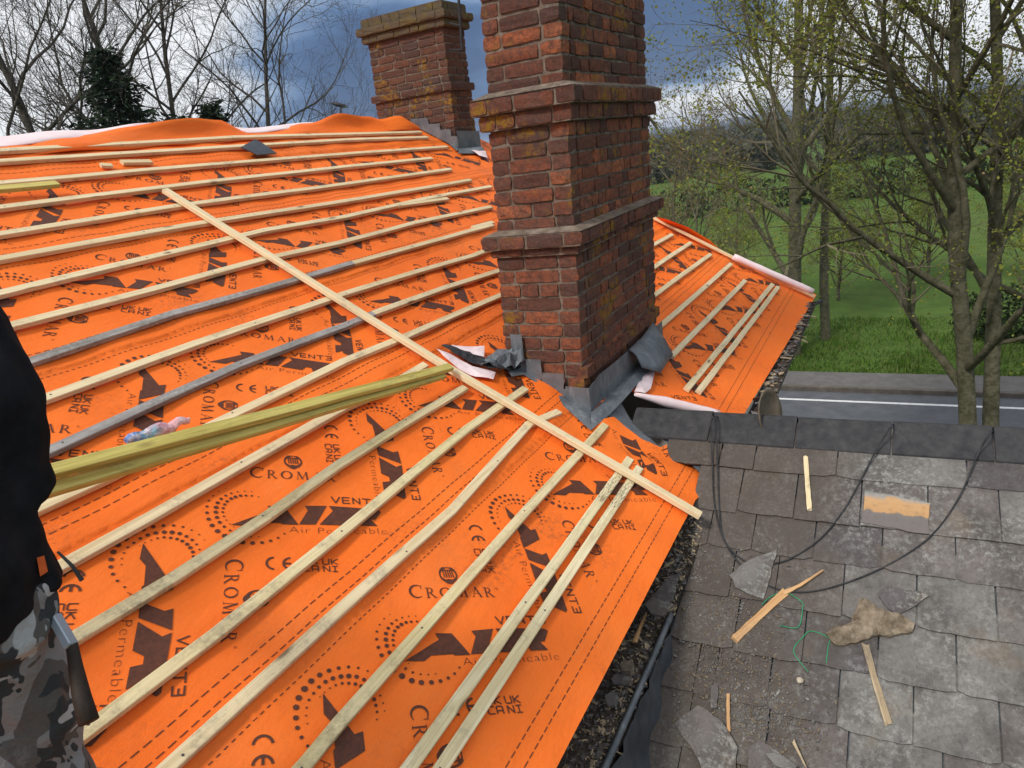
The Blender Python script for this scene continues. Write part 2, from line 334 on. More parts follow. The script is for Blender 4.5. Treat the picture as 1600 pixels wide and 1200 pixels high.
MT['needle'] = M_leaf('dark_needles', [(0, (0.008, 0.016, 0.010)), (0.7, (0.022, 0.042, 0.022)), (1, (0.045, 0.07, 0.03))], 0.1)
MT['wood_far'] = M_leaf('far_woodland', [(0, (0.035, 0.042, 0.026)), (0.5, (0.070, 0.074, 0.044)), (1, (0.105, 0.09, 0.06))], 0.15)
MT['hedge'] = M_leaf('hedge_leaves', [(0, (0.014, 0.022, 0.008)), (0.6, (0.035, 0.055, 0.016)), (1, (0.075, 0.085, 0.03))], 0.2)
def M_ground():
    t = NT('field_grass', 0.95, 0.1)
    c = t.ramp(t.noise(0.05, 6, 0.6), [(0.35, (0.040, 0.092, 0.014)), (0.6, (0.062, 0.135, 0.018)), (0.75, (0.055, 0.085, 0.022))])
    c = t.ramp(t.noise(0.03, 7, 0.7), [(0.32, (0.055, 0.085, 0.018)), (0.45, (0.070, 0.125, 0.024)), (0.58, (0.105, 0.165, 0.034)), (0.72, (0.09, 0.115, 0.035))])
    c = t.mix(t.ramp(t.noise(0.9, 8, 0.75), [(0.42, 0), (0.66, 0.6)]), c, (0.045, 0.075, 0.016))
    c = t.mix(t.ramp(t.noise(0.25, 8, 0.8), [(0.56, 0), (0.70, 0.55)]), c, (0.12, 0.10, 0.05))
    t.color(c); t.bump(t.noise(3, 6, 0.7), 0.8, 0.15); return t.mat
MT['ground'] = M_ground()
MT['asphalt'] = M_simple('asphalt', (0.085, 0.09, 0.098), (0.125, 0.13, 0.14), 2.0, 0.9, 0.2, 0.3, 0.01)
MT['pave'] = M_simple('pavement_tarmac', (0.12, 0.113, 0.105), (0.17, 0.16, 0.15), 3.0, 0.95, 0.1)
MT['kerb'] = M_simple('kerb_stone', (0.09, 0.075, 0.06), (0.15, 0.13, 0.11), 4.0, 0.95)
MT['white'] = M_simple('road_paint', (0.55, 0.55, 0.54), (0.78, 0.78, 0.77), 8.0, 0.8)
MT['hill'] = M_simple('wooded_hillside', (0.018, 0.024, 0.018), (0.045, 0.052, 0.034), 0.012, 1.0, 0.0, 0.0)
# ------------------------------------------------------------------ polygons -> meshes
def densify(poly, step):
    out = []
    for i, p in enumerate(poly):
        q = poly[(i + 1) % len(poly)]; n = max(1, int(math.hypot(q[0] - p[0], q[1] - p[1]) / step))
        for k in range(n): out.append((p[0] + (q[0] - p[0]) * k / n, p[1] + (q[1] - p[1]) * k / n))
    return out
def inside(p, poly):
    r = False; x, y = p; j = len(poly) - 1
    for i in range(len(poly)):
        xi, yi = poly[i]; xj, yj = poly[j]
        if (yi > y) != (yj > y) and x < (xj - xi) * (y - yi) / (yj - yi + 1e-12) + xi: r = not r
        j = i
    return r
def cdt(outer, holes=(), step=0.05, extra=(), jitter=0.0):
    polys = [densify(outer, step)] + [densify(h, step) for h in holes]
    pts = []; faces = []
    for pl in polys:
        b = len(pts); pts += [Vector(p) for p in pl]; faces.append(list(range(b, b + len(pl))))
    xs = [p[0] for p in outer]; ys = [p[1] for p in outer]
    nx = int((max(xs) - min(xs)) / step); ny = int((max(ys) - min(ys)) / step)
    rr = random.Random(5)
    for i in range(1, nx + 1):
        for j in range(1, ny + 1):
            p = (min(xs) + i * step + rr.uniform(-jitter, jitter), min(ys) + j * step + rr.uniform(-jitter, jitter))
            if inside(p, outer) and not any(inside(p, h) for h in holes): pts.append(Vector(p))
    for p in extra:
        if inside(p, outer) and not any(inside(p, h) for h in holes): pts.append(Vector(p))
    v, e, f, *_ = delaunay_2d_cdt(pts, [], faces, 2 if not holes else 3, 1e-5)
    v = [(p.x, p.y) for p in v]; fs = []
    for t in f:
        cx = sum(v[i][0] for i in t) / len(t); cy = sum(v[i][1] for i in t) / len(t)
        if inside((cx, cy), outer) and not any(inside((cx, cy), h) for h in holes):
            a = sum(v[t[i]][0] * v[t[(i + 1) % len(t)]][1] - v[t[(i + 1) % len(t)]][0] * v[t[i]][1] for i in range(len(t)))
            fs.append(list(t) if a > 0 else list(t)[::-1])
    return v, fs
# ------------------------------------------------------------------ the house and its stripped roof
EAVE_S = -0.145
LAPS = [0.66, 1.46, 2.27, 3.06, 3.86]
VB = [roof_xs(1022, 344), roof_xs(1275, 462)]                       # the far verge
def verge_x(s): return VB[0][0] + (VB[1][0] - VB[0][0]) * (s - VB[0][1]) / (VB[1][1] - VB[0][1])
def Hm(x, s):
    """height of the membrane over the flat roof plane: sag between rafters, laps, creases"""
    h = 0.0035 * math.cos(2 * math.pi * (x - 0.2) / 0.42) + 0.004 * fbm((x, s, 0), 1.7, 3) + 0.0035 * fbm((x * 0.6, s * 3.0, 3.1), 1.6, 2)
    lo = EAVE_S
    for L in LAPS:
        if s >= L: lo = L
    h += 0.006 * max(0, 1 - (s - lo) / 0.5)
    d = math.hypot(x - 3.35, (s - 0.1) * 1.1)                        # rucked corner over the valley
    if d < 0.75: h += (0.75 - d) * 0.022 * (1 + math.sin(x * 19 + s * 11)) * (0.4 + 0.6 * max(0, min(1, (x - 2.6) / 0.5)))
    d2 = math.hypot(x - 3.5, s - 0.75)
    if d2 < 0.6: h += 0.02 * (0.6 - d2) * (1 + math.sin(16 * s - 9 * x))
    return h
house = empty('house', (4.0, 4.7, 0), 'house with orange underlay and nailed battens on its roof and two brick chimneys', 'house')
mem_px = [(923, 672), (940, 660), (958, 654), (975, 672), (1000, 690), (1030, 702), (1048, 697), (1064, 699), (1090, 716), (1113, 735), (1106, 757), (1096, 772), (1095, 790)]
near_edge = [roof_xs(*p) for p in mem_px]
far_px = [(1135, 652), (1120, 646), (1080, 640), (1030, 632), (1000, 622), (985, 610), (960, 600)]
far_edge = [roof_xs(*p) for p in far_px]
RID_S = 4.30
outer = [(-3.2, EAVE_S), (near_edge[-1][0], EAVE_S)] + near_edge[::-1][1:] + far_edge[::-1] + [(far_edge[0][0] + 0.05, EAVE_S - 0.02), (VB[1][0], VB[1][1]), (verge_x(1.0), 1.0), (verge_x(RID_S), RID_S), (-3.2, RID_S)]
HX0, HY0 = 3.50, 1.533
def rs(y): return (y - math.sin(PITCH) * H) / math.cos(PITCH)        # plan y -> distance up the slope
extra = []
for L in LAPS:
    for i in range(280):
        extra.append((-3.1 + i * 0.04, L - 0.002)); extra.append((-3.1 + i * 0.04, L + 0.002))
v2, f2 = cdt(outer, (), 0.045, extra, 0.004)
mb = MB(); mb.add([rp(x, s, Hm(x, s)) for x, s in v2], f2, 0)
# --- the print on the membrane: one block in its own (u, v) plane, laid at 45 and 135 degrees
def quad_stroke(pts, w):
    out = []
    for a, b in zip(pts[:-1], pts[1:]):
        d = (b[0] - a[0], b[1] - a[1]); l = math.hypot(*d) or 1; nx, ny = -d[1] / l * w / 2, d[0] / l * w / 2
        ex, ey = d[0] / l * w * 0.35, d[1] / l * w * 0.35
        out.append(([(a[0] + nx - ex, a[1] + ny - ey), (a[0] - nx - ex, a[1] - ny - ey), (b[0] - nx + ex, b[1] - ny + ey), (b[0] + nx + ex, b[1] + ny + ey)], []))
    return out
def arc_ring(cx, cy, rx, ry, a0, a1, w0, w1, n=14):
    A = [rad(a0 + (a1 - a0) * i / n) for i in range(n + 1)]; O = []; I = []
    for i, a in enumerate(A):
        w = w0 + (w1 - w0) * math.sin(math.pi * i / n)
        O.append((cx + (rx + w / 2) * math.cos(a), cy + (ry + w / 2) * math.sin(a))); I.append((cx + (rx - w / 2) * math.cos(a), cy + (ry - w / 2) * math.sin(a)))
    return [(O + I[::-1], [])]
def tf(prims, x, y, sx, sy=None):
    sy = sy or sx
    return [([(x + p[0] * sx, y + p[1] * sy) for p in o], [[(x + p[0] * sx, y + p[1] * sy) for p in h] for h in hs]) for o, hs in prims]
def serif(ch):                                   # roman capitals, unit height
    q = quad_stroke
    if ch == 'C': return arc_ring(0.5, 0.5, 0.44, 0.46, 50, 310, 0.03, 0.15) + q([(0.79, 0.68), (0.80, 0.95)], 0.04)
    if ch == 'O': return arc_ring(0.5, 0.5, 0.43, 0.46, 90, 270, 0.05, 0.15) + arc_ring(0.5, 0.5, 0.43, 0.46, -90, 90, 0.05, 0.15)
    if ch == 'R': return q([(0.2, 0.02), (0.2, 0.98)], 0.12) + q([(0.05, 0.02), (0.36, 0.02)], 0.04) + q([(0.05, 0.98), (0.42, 0.98)], 0.04) + arc_ring(0.38, 0.74, 0.22, 0.23, -90, 90, 0.04, 0.12, 8) + q([(0.22, 0.51), (0.40, 0.51)], 0.04) + q([(0.40, 0.5), (0.80, 0.02)], 0.12) + q([(0.72, 0.02), (0.95, 0.02)], 0.04)
    if ch == 'M': return q([(0.14, 0.02), (0.22, 0.97)], 0.045) + q([(0.22, 0.96), (0.55, 0.06)], 0.13) + q([(0.55, 0.06), (0.88, 0.96)], 0.045) + q([(0.90, 0.97), (0.98, 0.02)], 0.13) + q([(0.04, 0.02), (0.26, 0.02)], 0.04) + q([(0.86, 0.02), (1.10, 0.02)], 0.04) + q([(0.1, 0.98), (0.25, 0.98)], 0.04) + q([(0.86, 0.98), (1.0, 0.98)], 0.04)
    if ch == 'A': return q([(0.12, 0.02), (0.46, 0.98)], 0.045) + q([(0.46, 0.98), (0.82, 0.02)], 0.13) + q([(0.24, 0.34), (0.68, 0.34)], 0.04) + q([(0.02, 0.02), (0.24, 0.02)], 0.04) + q([(0.70, 0.02), (0.95, 0.02)], 0.04)
def sans(ch):
    q = quad_stroke; w = 0.17
    D = {'V': [[(0, 1), (0.5, 0), (1, 1)]], 'E': [[(0.9, 1), (0.05, 1), (0.05, 0), (0.9, 0)], [(0.05, 0.5), (0.8, 0.5)]], 'N': [[(0.05, 0), (0.05, 1), (0.9, 0), (0.9, 1)]],
         'T': [[(0, 1), (1, 1)], [(0.5, 1), (0.5, 0)]], '3': [[(0.05, 1), (0.9, 1), (0.9, 0), (0.05, 0)], [(0.3, 0.5), (0.9, 0.5)]], 'U': [[(0.05, 1), (0.05, 0.12), (0.2, 0), (0.75, 0), (0.9, 0.12), (0.9, 1)]],
         'K': [[(0.05, 0), (0.05, 1)], [(0.9, 1), (0.15, 0.5), (0.9, 0)]], 'C': [[(0.9, 1), (0.2, 1), (0.05, 0.88), (0.05, 0.12), (0.2, 0), (0.9, 0)]],
         'A': [[(0.05, 0), (0.05, 0.88), (0.2, 1), (0.75, 1), (0.9, 0.88), (0.9, 0)], [(0.05, 0.38), (0.9, 0.38)]], 'I': [[(0.45, 0), (0.45, 1)], [(0.1, 1), (0.8, 1)], [(0.1, 0), (0.8, 0)]]}
    return [p for s_ in D[ch] for p in q(s_, w)]
def font_mesh(text, size, off):
    cu = bpy.data.curves.new('t', 'FONT'); cu.body = text; cu.size = size; cu.offset = off; cu.space_character = 1.12; cu.resolution_u = 3
    o = bpy.data.objects.new('t', cu); C.objects.link(o); dg = bpy.context.evaluated_depsgraph_get(); me = o.evaluated_get(dg).to_mesh()
    vs_ = [(p.co.x, p.co.y) for p in me.vertices]; fs_ = [tuple(p.vertices) for p in me.polygons]
    o.evaluated_get(dg).to_mesh_clear(); bpy.data.objects.remove(o); return vs_, fs_
BV, BF, BG = [], [], []                          # block vertices, faces, per-vertex tiny lift
def put(prims, big=False):
    for o, hs in prims:
        lift = 0.00002 * (len(BG) % 37) 
        if big:
            v, f = cdt(o, hs, 0.045)
        else:
            v = [tuple(p) for p in o]; hv = [[tuple(p) for p in h] for h in hs]; allv = list(v)
            for h in hv: allv += h
            tri = tessellate_polygon([[Vector((p[0], p[1], 0)) for p in v]] + [[Vector((p[0], p[1], 0)) for p in h] for h in hv])
            f = []
            for t in tri:
                a = [allv[i] for i in t]; ar = (a[1][0] - a[0][0]) * (a[2][1] - a[0][1]) - (a[2][0] - a[0][0]) * (a[1][1] - a[0][1])
                f.append(list(t) if ar > 0 else list(t)[::-1])
            v = allv
        b = len(BV); BV.extend(v); BG.extend([lift] * len(v)); BF.extend([[b + i for i in t] for t in f])
put([([(0.0, 0.0), (0.135, 0.082), (0.127, 0.108), (0.187, 0.107), (0.236, 0.018), (0.179, 0.017), (0.173, 0.023), (0.095, 0.019), (0.067, -0.002)], [[(0.150, 0.056), (0.123, 0.036), (0.166, 0.036)]])], True)
put([([(0.262, 0.114), (0.344, 0.117), (0.298, 0.022), (0.238, 0.020), (0.272, 0.090)], [])], True)
put([([(0.352, 0.117), (0.545, 0.108), (0.556, 0.098), (0.528, 0.055), (0.508, 0.053), (0.530, 0.018), (0.462, 0.020), (0.455, 0.052), (0.430, 0.052), (0.410, 0.020), (0.312, 0.022), (0.366, 0.092)], [[(0.420, 0.088), (0.482, 0.086), (0.470, 0.072), (0.412, 0.073)]])], True)
for k, ch in enumerate('VENT3'): put(tf(sans(ch), 0.365 + k * 0.041, 0.135, 0.031, 0.031))
fv, ff = font_mesh('Air Permeable', 0.044, -0.0011)
fw = max(p[0] for p in fv); b0 = len(BV); BV.extend([(0.200 + p[0] * 0.362 / fw, -0.022 + p[1]) for p in fv]); BG.extend([0.0] * len(fv)); BF.extend([[b0 + i for i in t] for t in ff])
xc = 0.062
for ch, sz, wd in (('C', 0.058, 0.056), ('R', 0.044, 0.046), ('O', 0.044, 0.050), ('M', 0.044, 0.056), ('A', 0.044, 0.043), ('R', 0.044, 0.046)):
    put(tf(serif(ch), xc, 0.256, sz)); xc += wd + (0.008 if ch != 'C' else 0.004)
put(arc_ring(xc + 0.004, 0.296, 0.004, 0.004, 0, 350, 0.0015, 0.0015, 8))
put(arc_ring(0.225, 0.360, 0.033, 0.033, -65, 65, 0.014, 0.006, 10) + arc_ring(0.225, 0.360, 0.033, 0.033, 115, 245, 0.014, 0.006, 10) + arc_ring(0.225, 0.360, 0.033, 0.033, 60, 120, 0.010, 0.003, 8) + arc_ring(0.225, 0.360, 0.033, 0.033, 240, 300, 0.010, 0.024, 8))
for k in range(5): put(quad_stroke([(0.209 + k * 0.009, 0.347), (0.206 + k * 0.009, 0.378)], 0.0042))
put(quad_stroke([(0.202, 0.381), (0.252, 0.381)], 0.004))
put(arc_ring(0.147, -0.172, 0.026, 0.026, 95, 265, 0.008, 0.008) + arc_ring(0.203, -0.172, 0.026, 0.026, 95, 265, 0.008, 0.008) + quad_stroke([(0.180, -0.172), (0.199, -0.172)], 0.008))
for k, ch in enumerate('UK'): put(tf(sans(ch), 0.243 + k * 0.030, -0.169, 0.025)); put(tf(sans(ch), 0.312 + k * 0.030, -0.169, 0.025))
for k, ch in enumerate('CA'): put(tf(sans(ch), 0.243 + k * 0.030, -0.203, 0.025))
for k, ch in enumerate('NI'): put(tf(sans(ch), 0.312 + k * 0.030, -0.203, 0.025))
dB = [(-0.023, 0.186), (-0.046, 0.167), (-0.065, 0.142), (-0.078, 0.114), (-0.083, 0.084), (-0.081, 0.053), (-0.074, 0.023), (-0.061, -0.006), (-0.042, -0.032), (-0.017, -0.053), (0.012, -0.071), (0.042, -0.08), (0.075, -0.082), (0.106, -0.079), (0.135, -0.069), (0.161, -0.053), (0.184, -0.03)]
dBr = [2, 3, 3.5, 4.5, 5.5, 6.5, 7.5, 8.5, 9.5, 10.5, 10, 9.5, 8.5, 7, 6, 5, 4]
dC = [(0.069, 0.18), (0.044, 0.179), (0.019, 0.173), (-0.003, 0.162), (-0.022, 0.147), (-0.037, 0.128), (-0.048, 0.106), (-0.052, 0.082), (-0.052, 0.058), (-0.047, 0.033), (-0.037, 0.010), (-0.021, -0.010), (-0.001, -0.027), (0.02, -0.042), (0.045, -0.05), (0.07, -0.053), (0.095, -0.051)]
dCr = [2.5, 3, 3.5, 4.5, 5.5, 6.5, 7.5, 8.5, 8, 7.5, 7, 6, 5, 4.5, 3.5, 3, 2.5]
dA = [(0.094, 0.153), (0.07, 0.157), (0.049, 0.156), (0.03, 0.153), (0.012, 0.144), (-0.003, 0.133), (-0.016, 0.117), (-0.024, 0.1), (-0.028, 0.08), (-0.029, 0.06), (-0.024, 0.04), (-0.015, 0.022), (-0.003, 0.005), (0.011, -0.009)]
dAr = [3, 4.5, 5.5, 6.5, 7.5, 7, 6.5, 6, 5.5, 5, 4, 3, 2.5, 2]
for P_, R_ in ((dB, dBr), (dC, dCr), (dA, dAr)):
    for (x, y), r in zip(P_, R_):
        r = r * 0.00105; put([([(x + r * math.cos(rad(60 * k + 12)), y + r * math.sin(rad(60 * k + 12))) for k in range(6)], [])])
rows = [(1.472 , 0.427, 0), (1.487, 1.218, 0), (2.108 - 1.178, 2.013, 0), (2.02 - 1.178, 2.835, 1), (1.62, 3.63, 2)]
outer_in = outer
def place_block(tx, ts, ang):
    ca, sa = math.cos(rad(ang)), math.sin(rad(ang))
    P = [(tx + u * ca - w * sa, ts + u * sa + w * ca) for u, w in BV]
    ok = [EAVE_S + 0.01 < s < RID_S - 0.02 and x < verge_x(s) - 0.03 and inside((x, s), outer_in) for x, s in P]
    keep = [f for f in BF if all(ok[i] for i in f)]
    idx = {}; vv = []
    for f in keep:
        for i in f:
            if i not in idx: idx[i] = len(vv); x, s = P[i]; vv.append(rp(x, s, Hm(x, s) + 0.0022 + BG[i]))
    mb.add(vv, [[idx[i] for i in f] for f in keep], 1)
for x0, s0, j in rows:
    for k in range(-4, 7):
        bx = x0 + k * 1.179
        if bx > 8.6 or bx < -3.6: continue
        place_block(bx, s0, -45); place_block(bx - 0.256, s0 + 0.122, -135)
# dashed lines
rr = random.Random(2)
for s0 in [EAVE_S] + LAPS:
    for ds, a, b in ((0.083, 0.026, 0.011), (0.130, 0.026, 0.011), (-0.025, 0.014, 0.012)):
        s = s0 + ds
        if s < EAVE_S: continue
        x = -1.5
        while x < 8.1:
            if inside((x, s), outer_in) and inside((x + a, s), outer_in):
                P = [(x, s - 0.0016), (x + a, s - 0.0016), (x + a, s + 0.0016), (x, s + 0.0016)]
                mb.add([rp(p, q, Hm(p, q) + 0.0022) for p, q in P], [(0, 1, 2, 3)], 1)
            x += a + b
mem = mb.build('roof_membrane', [MT['mem'], MT['print']], house, True)
# solid roof beneath, far slope, walls
mb = MB()
def slab_poly(pts, nrm, th, mi=0):
    a = [Vector(p) for p in pts]; b = [p - nrm * th for p in a]; n = len(a)
    mb.add(a + b, [list(range(n)), list(range(2 * n - 1, n - 1, -1))] + [[i, i + n, (i + 1) % n + n, (i + 1) % n] for i in range(n)], mi)
deck = [(-3.1, EAVE_S + 0.06), (2.6, EAVE_S + 0.06), (3.2, 0.0), (3.3, 0.45), (3.75, 0.65), (4.55, 0.25), (4.75, EAVE_S + 0.06), (verge_x(0) - 0.1, EAVE_S + 0.06), (verge_x(RID_S) - 0.1, RID_S - 0.03), (-3.1, RID_S - 0.03)]
vd, fd = cdt(deck, (), 1.5); mb.add([rp(x, s, -0.035) for x, s in vd], fd)
rz = rp(0, RID_S).z; ry = rp(0, RID_S).y; vx = verge_x(RID_S)
mb.add([(-3.1, ry + .02, rz - .06), (vx - .1, ry + .02, rz - .06), (vx - .1, 2 * ry, roof_z(0) - .0), (-3.1, 2 * ry, roof_z(0))], [(0, 1, 2, 3)])
mb.build('roof_deck', MT['oldstick'], house)
mb = MB(); ze = rp(0, EAVE_S).z - 0.12
mb.abox(-3.0, VB[1][0] - 0.30, 1.25, 8.4, 0, ze)
mb.add([(VB[1][0] - .31, 1.25, ze), (VB[1][0] - .31, 8.4, ze), (VB[1][0] - .31, ry, rz - .12)], [(0, 1, 2)])
mb.build('wall', MT['render'], house)
# far slope, seen from the side only
mb = MB(); mb.add([(-3.1, ry + .03, rz - .02), (vx, ry + .03, rz - .02), (vx, 8.6, rz - .02 - (8.6 - ry) * .577), (-3.1, 8.6, rz - .02 - (8.6 - ry) * .577)], [(0, 1, 2, 3)])
mb.build('rear_roof_slope', MT['mem'], house)
# ridge flap of the membrane, standing up in waves, pale underside of the next sheet behind it
def ribbon(px_top, y, base_s, name, mat, dy=0.0, curl=0.05, thick=0.0):
    pts = [on_y(u, v, y) for u, v in px_top]; xs = [p.x for p in pts]; n = 90; mbr = MB(); R = []
    x0, x1 = xs[0], xs[-1]
    for i in range(n + 1):
        x = x0 + (x1 - x0) * i / n; k = 0
        while k < len(xs) - 2 and xs[k + 1] < x: k += 1
        t = (x - xs[k]) / (xs[k + 1] - xs[k] + 1e-9); t = max(0, min(1, t)); t = t * t * (3 - 2 * t)
        zt = pts[k].z + (pts[k + 1].z - pts[k].z) * t
        B = rp(x, base_s, 0.012); col = []
        for j in range(7):
            q = j / 6; yy = B.y + (y - B.y) * q + curl * math.sin(q * 3.14) * math.sin(x * 3.3 + 1); zz = B.z + (zt - B.z) * q ** 1.25
            col.append(Vector((x, yy + dy * q, zz + 0.006 * math.sin(x * 9))))
        R.append(col)
    for i in range(n):
        for j in range(6):
            mbr.add([R[i][j], R[i + 1][j], R[i + 1][j + 1], R[i][j + 1]], [(0, 1, 2, 3)])
    mbr.w = True; o = mbr.build(name, mat, house, True)
    md = o.modifiers.new('thick', 'SOLIDIFY'); md.thickness = 0.002
    return o
ribbon([(-420, 262), (-200, 250), (0, 232), (100, 215), (200, 198), (300, 183), (340, 188), (385, 206), (430, 204), (480, 192), (530, 178), (575, 181), (595, 187), (625, 180), (650, 199), (668, 206)], ry + 0.0, RID_S - 0.16, 'ridge_flap', MT['mem'])
ribbon([(-420, 232), (-200, 226), (0, 212), (120, 203), (230, 193), (300, 190), (385, 199), (430, 197), (480, 190), (520, 192), (560, 200)], ry + 0.10, RID_S - 0.02, 'underlay_underside', MT['pink'])
# membrane flapping up past the verge
mb = MB()
top = [on_roof(1026, 339, 0.06), on_roof(1040, 342, 0.12), on_roof(1075, 355, 0.12), on_roof(1110, 376, 0.09), on_roof(1132, 397, 0.03)]
bot = [on_roof(1024, 345, 0.01), on_roof(1036, 350, 0.01), on_roof(1070, 365, 0.01), on_roof(1105, 384, 0.01), on_roof(1130, 398, 0.01)]
for i in range(4):
    for j in range(3):
        a, b = j / 3, (j + 1) / 3
        mb.add([bot[i].lerp(top[i], a), bot[i + 1].lerp(top[i + 1], a), bot[i + 1].lerp(top[i + 1], b), bot[i].lerp(top[i], b)], [(0, 1, 2, 3)])
mb.w = True; mb.build('verge_flap', MT['mem'], house, True)
# ------------------------------------------------------------------ battens
def batten(name, pts, mat, parent, w=0.042, t=0.024, nrm=NM, roll=0.0, end=0.0):
    """pts: centre-line of the underside; cross-section with eased arrises, follows small bends"""
    pts = [Vector(p) for p in pts]; o0 = pts[0].lerp(pts[-1], 0.5); X = (pts[-1] - pts[0]).normalized()
    Z = (nrm - X * nrm.dot(X)).normalized(); Z = Matrix.Rotation(roll, 3, X) @ Z; Y = Z.cross(X)
    Rm = Matrix((X, Y, Z)); b = 0.0025; m = MB(); rr = random.Random(int(abs(o0.x * 1000 + o0.y * 777)) % 99991)
    prof = [(-w / 2, b), (-w / 2 + b, 0), (w / 2 - b, 0), (w / 2, b), (w / 2, t - b), (w / 2 - b, t), (-w / 2 + b, t), (-w / 2, t - b)]
    L = [Rm @ (p - o0) for p in pts]; fine = []
    for a, c in zip(L[:-1], L[1:]):
        n = max(1, int((c - a).length / 0.35))
        for k in range(n): fine.append(a.lerp(c, k / n))
    fine.append(L[-1]); V = []
    for i, p in enumerate(fine):
        jy, jz = rr.uniform(-.0018, .0018), rr.uniform(-.001, .001)
        sk = end * (1 if i == len(fine) - 1 else 0)
        for y, z in prof: V.append((p.x + sk * y, p.y + y + jy, p.z + z + jz))
    F = []
    for i in range(len(fine) - 1):
        for k in range(8):
            k2 = (k + 1) % 8; F.append([i * 8 + k2, i * 8 + k, (i + 1) * 8 + k, (i + 1) * 8 + k2])
    F.append(list(range(8))); F.append([(len(fine) - 1) * 8 + k for k in range(7, -1, -1)])
    m.add(V, F)
    if name == 'roof_batten':                                        # nail heads over each rafter
        for i, p in enumerate(fine[1:-1]):
            if (i % 2): continue
            q = p + Vector((rr.uniform(-.03, .03), rr.uniform(-.008, .008), t + .0006)); m.add([q + Vector((.0042 * math.cos(a), .0042 * math.sin(a), 0)) for a in [k * 1.0472 for k in range(6)]], [(0, 1, 2, 3, 4, 5)], 1)
    o = m.build(name, [mat, MT['nail']])
    mwx = Matrix.Identity(4)
    for i in range(3): mwx[i][0], mwx[i][1], mwx[i][2] = X[i], Y[i], Z[i]
    pl = wloc(parent) if parent is not None else Vector((0, 0, 0))
    mwx.translation = o0 - pl
    if parent is not None: o.parent = parent
    o.matrix_basis = mwx
    return o
def roof_batten(px, mat, lift=0.011, ext0=0.0, lab=None):
    P = [roof_xs(u, v, lift + 0.026) for u, v in px]
    if ext0: P = [(P[0][0] - ext0, P[0][1] - (P[1][1] - P[0][1]) / (P[1][0] - P[0][0] + 1e-6) * 0)] + P
    o = batten('roof_batten', [rp(x, s, lift) for x, s in P], MT[mat], house)
    if lab: o['label'] = lab
    o['group'] = 'battens nailed across the roof'
    return o
B_ = [([(690, 1200), (956, 795), (1001, 729)], 'blot', 0.5), ([(641, 1197), (928, 795), (986, 715)], 'blot', 0.5), ([(478, 1190), (530, 1127), (824, 795), (947, 662)], 'woodg', 0.5),
      ([(270, 1190), (530, 952), (707, 795), (827, 660), (874, 641)], 'wood', 0.5), ([(135, 1139), (337, 988), (540, 825), (584, 788), (732, 667), (822, 605)], 'woodg', 0.4),
      ([(111, 997), (270, 900), (415, 805), (530, 724), (631, 660), (727, 603)], 'woodg', 0.4), ([(98, 879), (236, 805), (371, 727), (540, 633), (591, 612), (665, 567)], 'wood', 0.4),
      ([(61, 791), (169, 741), (371, 643), (540, 562), (631, 525), (732, 481), (790, 457)], 'wood', 0.4), ([(93, 694), (236, 629), (371, 569), (540, 506), (584, 488)], 'greywood', 0.4),
      ([(584, 488), (699, 447), (786, 420)], 'wood', 0), ([(73, 619), (304, 535), (540, 457), (648, 424), (739, 398), (778, 383)], 'wood', 0.3), ([(47, 562), (270, 488), (405, 451), (552, 409)], 'greywood', 0.3),
      ([(552, 409), (648, 383), (770, 350)], 'wood', 0), ([(10, 508), (236, 451), (415, 402), (530, 378), (648, 347), (768, 322)], 'wood', 0.5), ([(0, 456), (162, 417), (236, 400), (415, 358), (540, 337), (665, 309), (768, 290)], 'wood', 0.5),
      ([(0, 402), (304, 348), (540, 313), (736, 280)], 'wood', 0.5), ([(0, 363), (270, 321), (540, 286), (705, 263)], 'wood', 0.5), ([(0, 322), (321, 283), (540, 259), (675, 246)], 'wood', 0.6),
      ([(0, 284), (287, 259), (540, 239), (699, 228)], 'wood', 0.6), ([(0, 250), (405, 225), (540, 217), (668, 213)], 'wood', 0.6), ([(0, 233), (364, 213), (540, 208), (658, 205)], 'wood', 0.6),
      ([(1016, 384), (1051, 365), (1079, 350)][:2], 'wood', 0.5), ([(1010, 424), (1080, 378)], 'wood', 0.5), ([(1010, 469), (1111, 396)], 'wood', 0.5), ([(1016, 521), (1060, 484), (1143, 411)], 'wood', 0.4),
      ([(1050, 555), (1060, 545), (1165, 437)], 'wood', 0), ([(1074, 606), (1208, 443)], 'wood', 0), ([(1093, 610), (1217, 447)], 'wood', 0)]
for px, m_, e in B_:
    e2 = e
    roof_batten(px, m_, 0.011, e2, 'weathered silver grey batten' if m_ == 'greywood' else None)
# verge batten and short offcuts nailed alongside
batten('verge_batten', [on_roof(1019, 341, 0.03), on_roof(1145, 404, 0.03), on_roof(1272, 465, 0.03)], MT['fresh'], house)
for a, b in (((621, 320), (700, 309)), ((740, 354), (771, 346))): roof_batten([a, b], 'wood', 0.011)
# loose battens lying on the roof
tag(batten('loose_batten', [on_roof(258, 301, 0.042), on_roof(705, 582, 0.042), on_roof(1092, 809, 0.042)], MT['fresh'], None, 0.044, 0.028), 'long clean pale batten lying diagonally down the roof across the nailed battens', 'batten')
tag(batten('loose_batten', [on_roof(-60, 305, 0.04), on_roof(90, 291, 0.04)], MT['treated'], None, 0.05, 0.025), 'short yellow batten end lying between nailed battens at the left edge', 'batten')
tag(batten('timber_offcut', [on_roof(157, 261, 0.012), on_roof(175, 262, 0.012)], MT['wood'], None, 0.04, 0.02), 'small pale timber offcut beside the nailed batten near the ridge, shorter of two', 'offcut')
tag(batten('timber_offcut', [on_roof(190, 257, 0.012), on_roof(236, 256, 0.012)], MT['wood'], None, 0.045, 0.022), 'pale timber offcut beside the nailed batten near the ridge, longer of two', 'offcut')
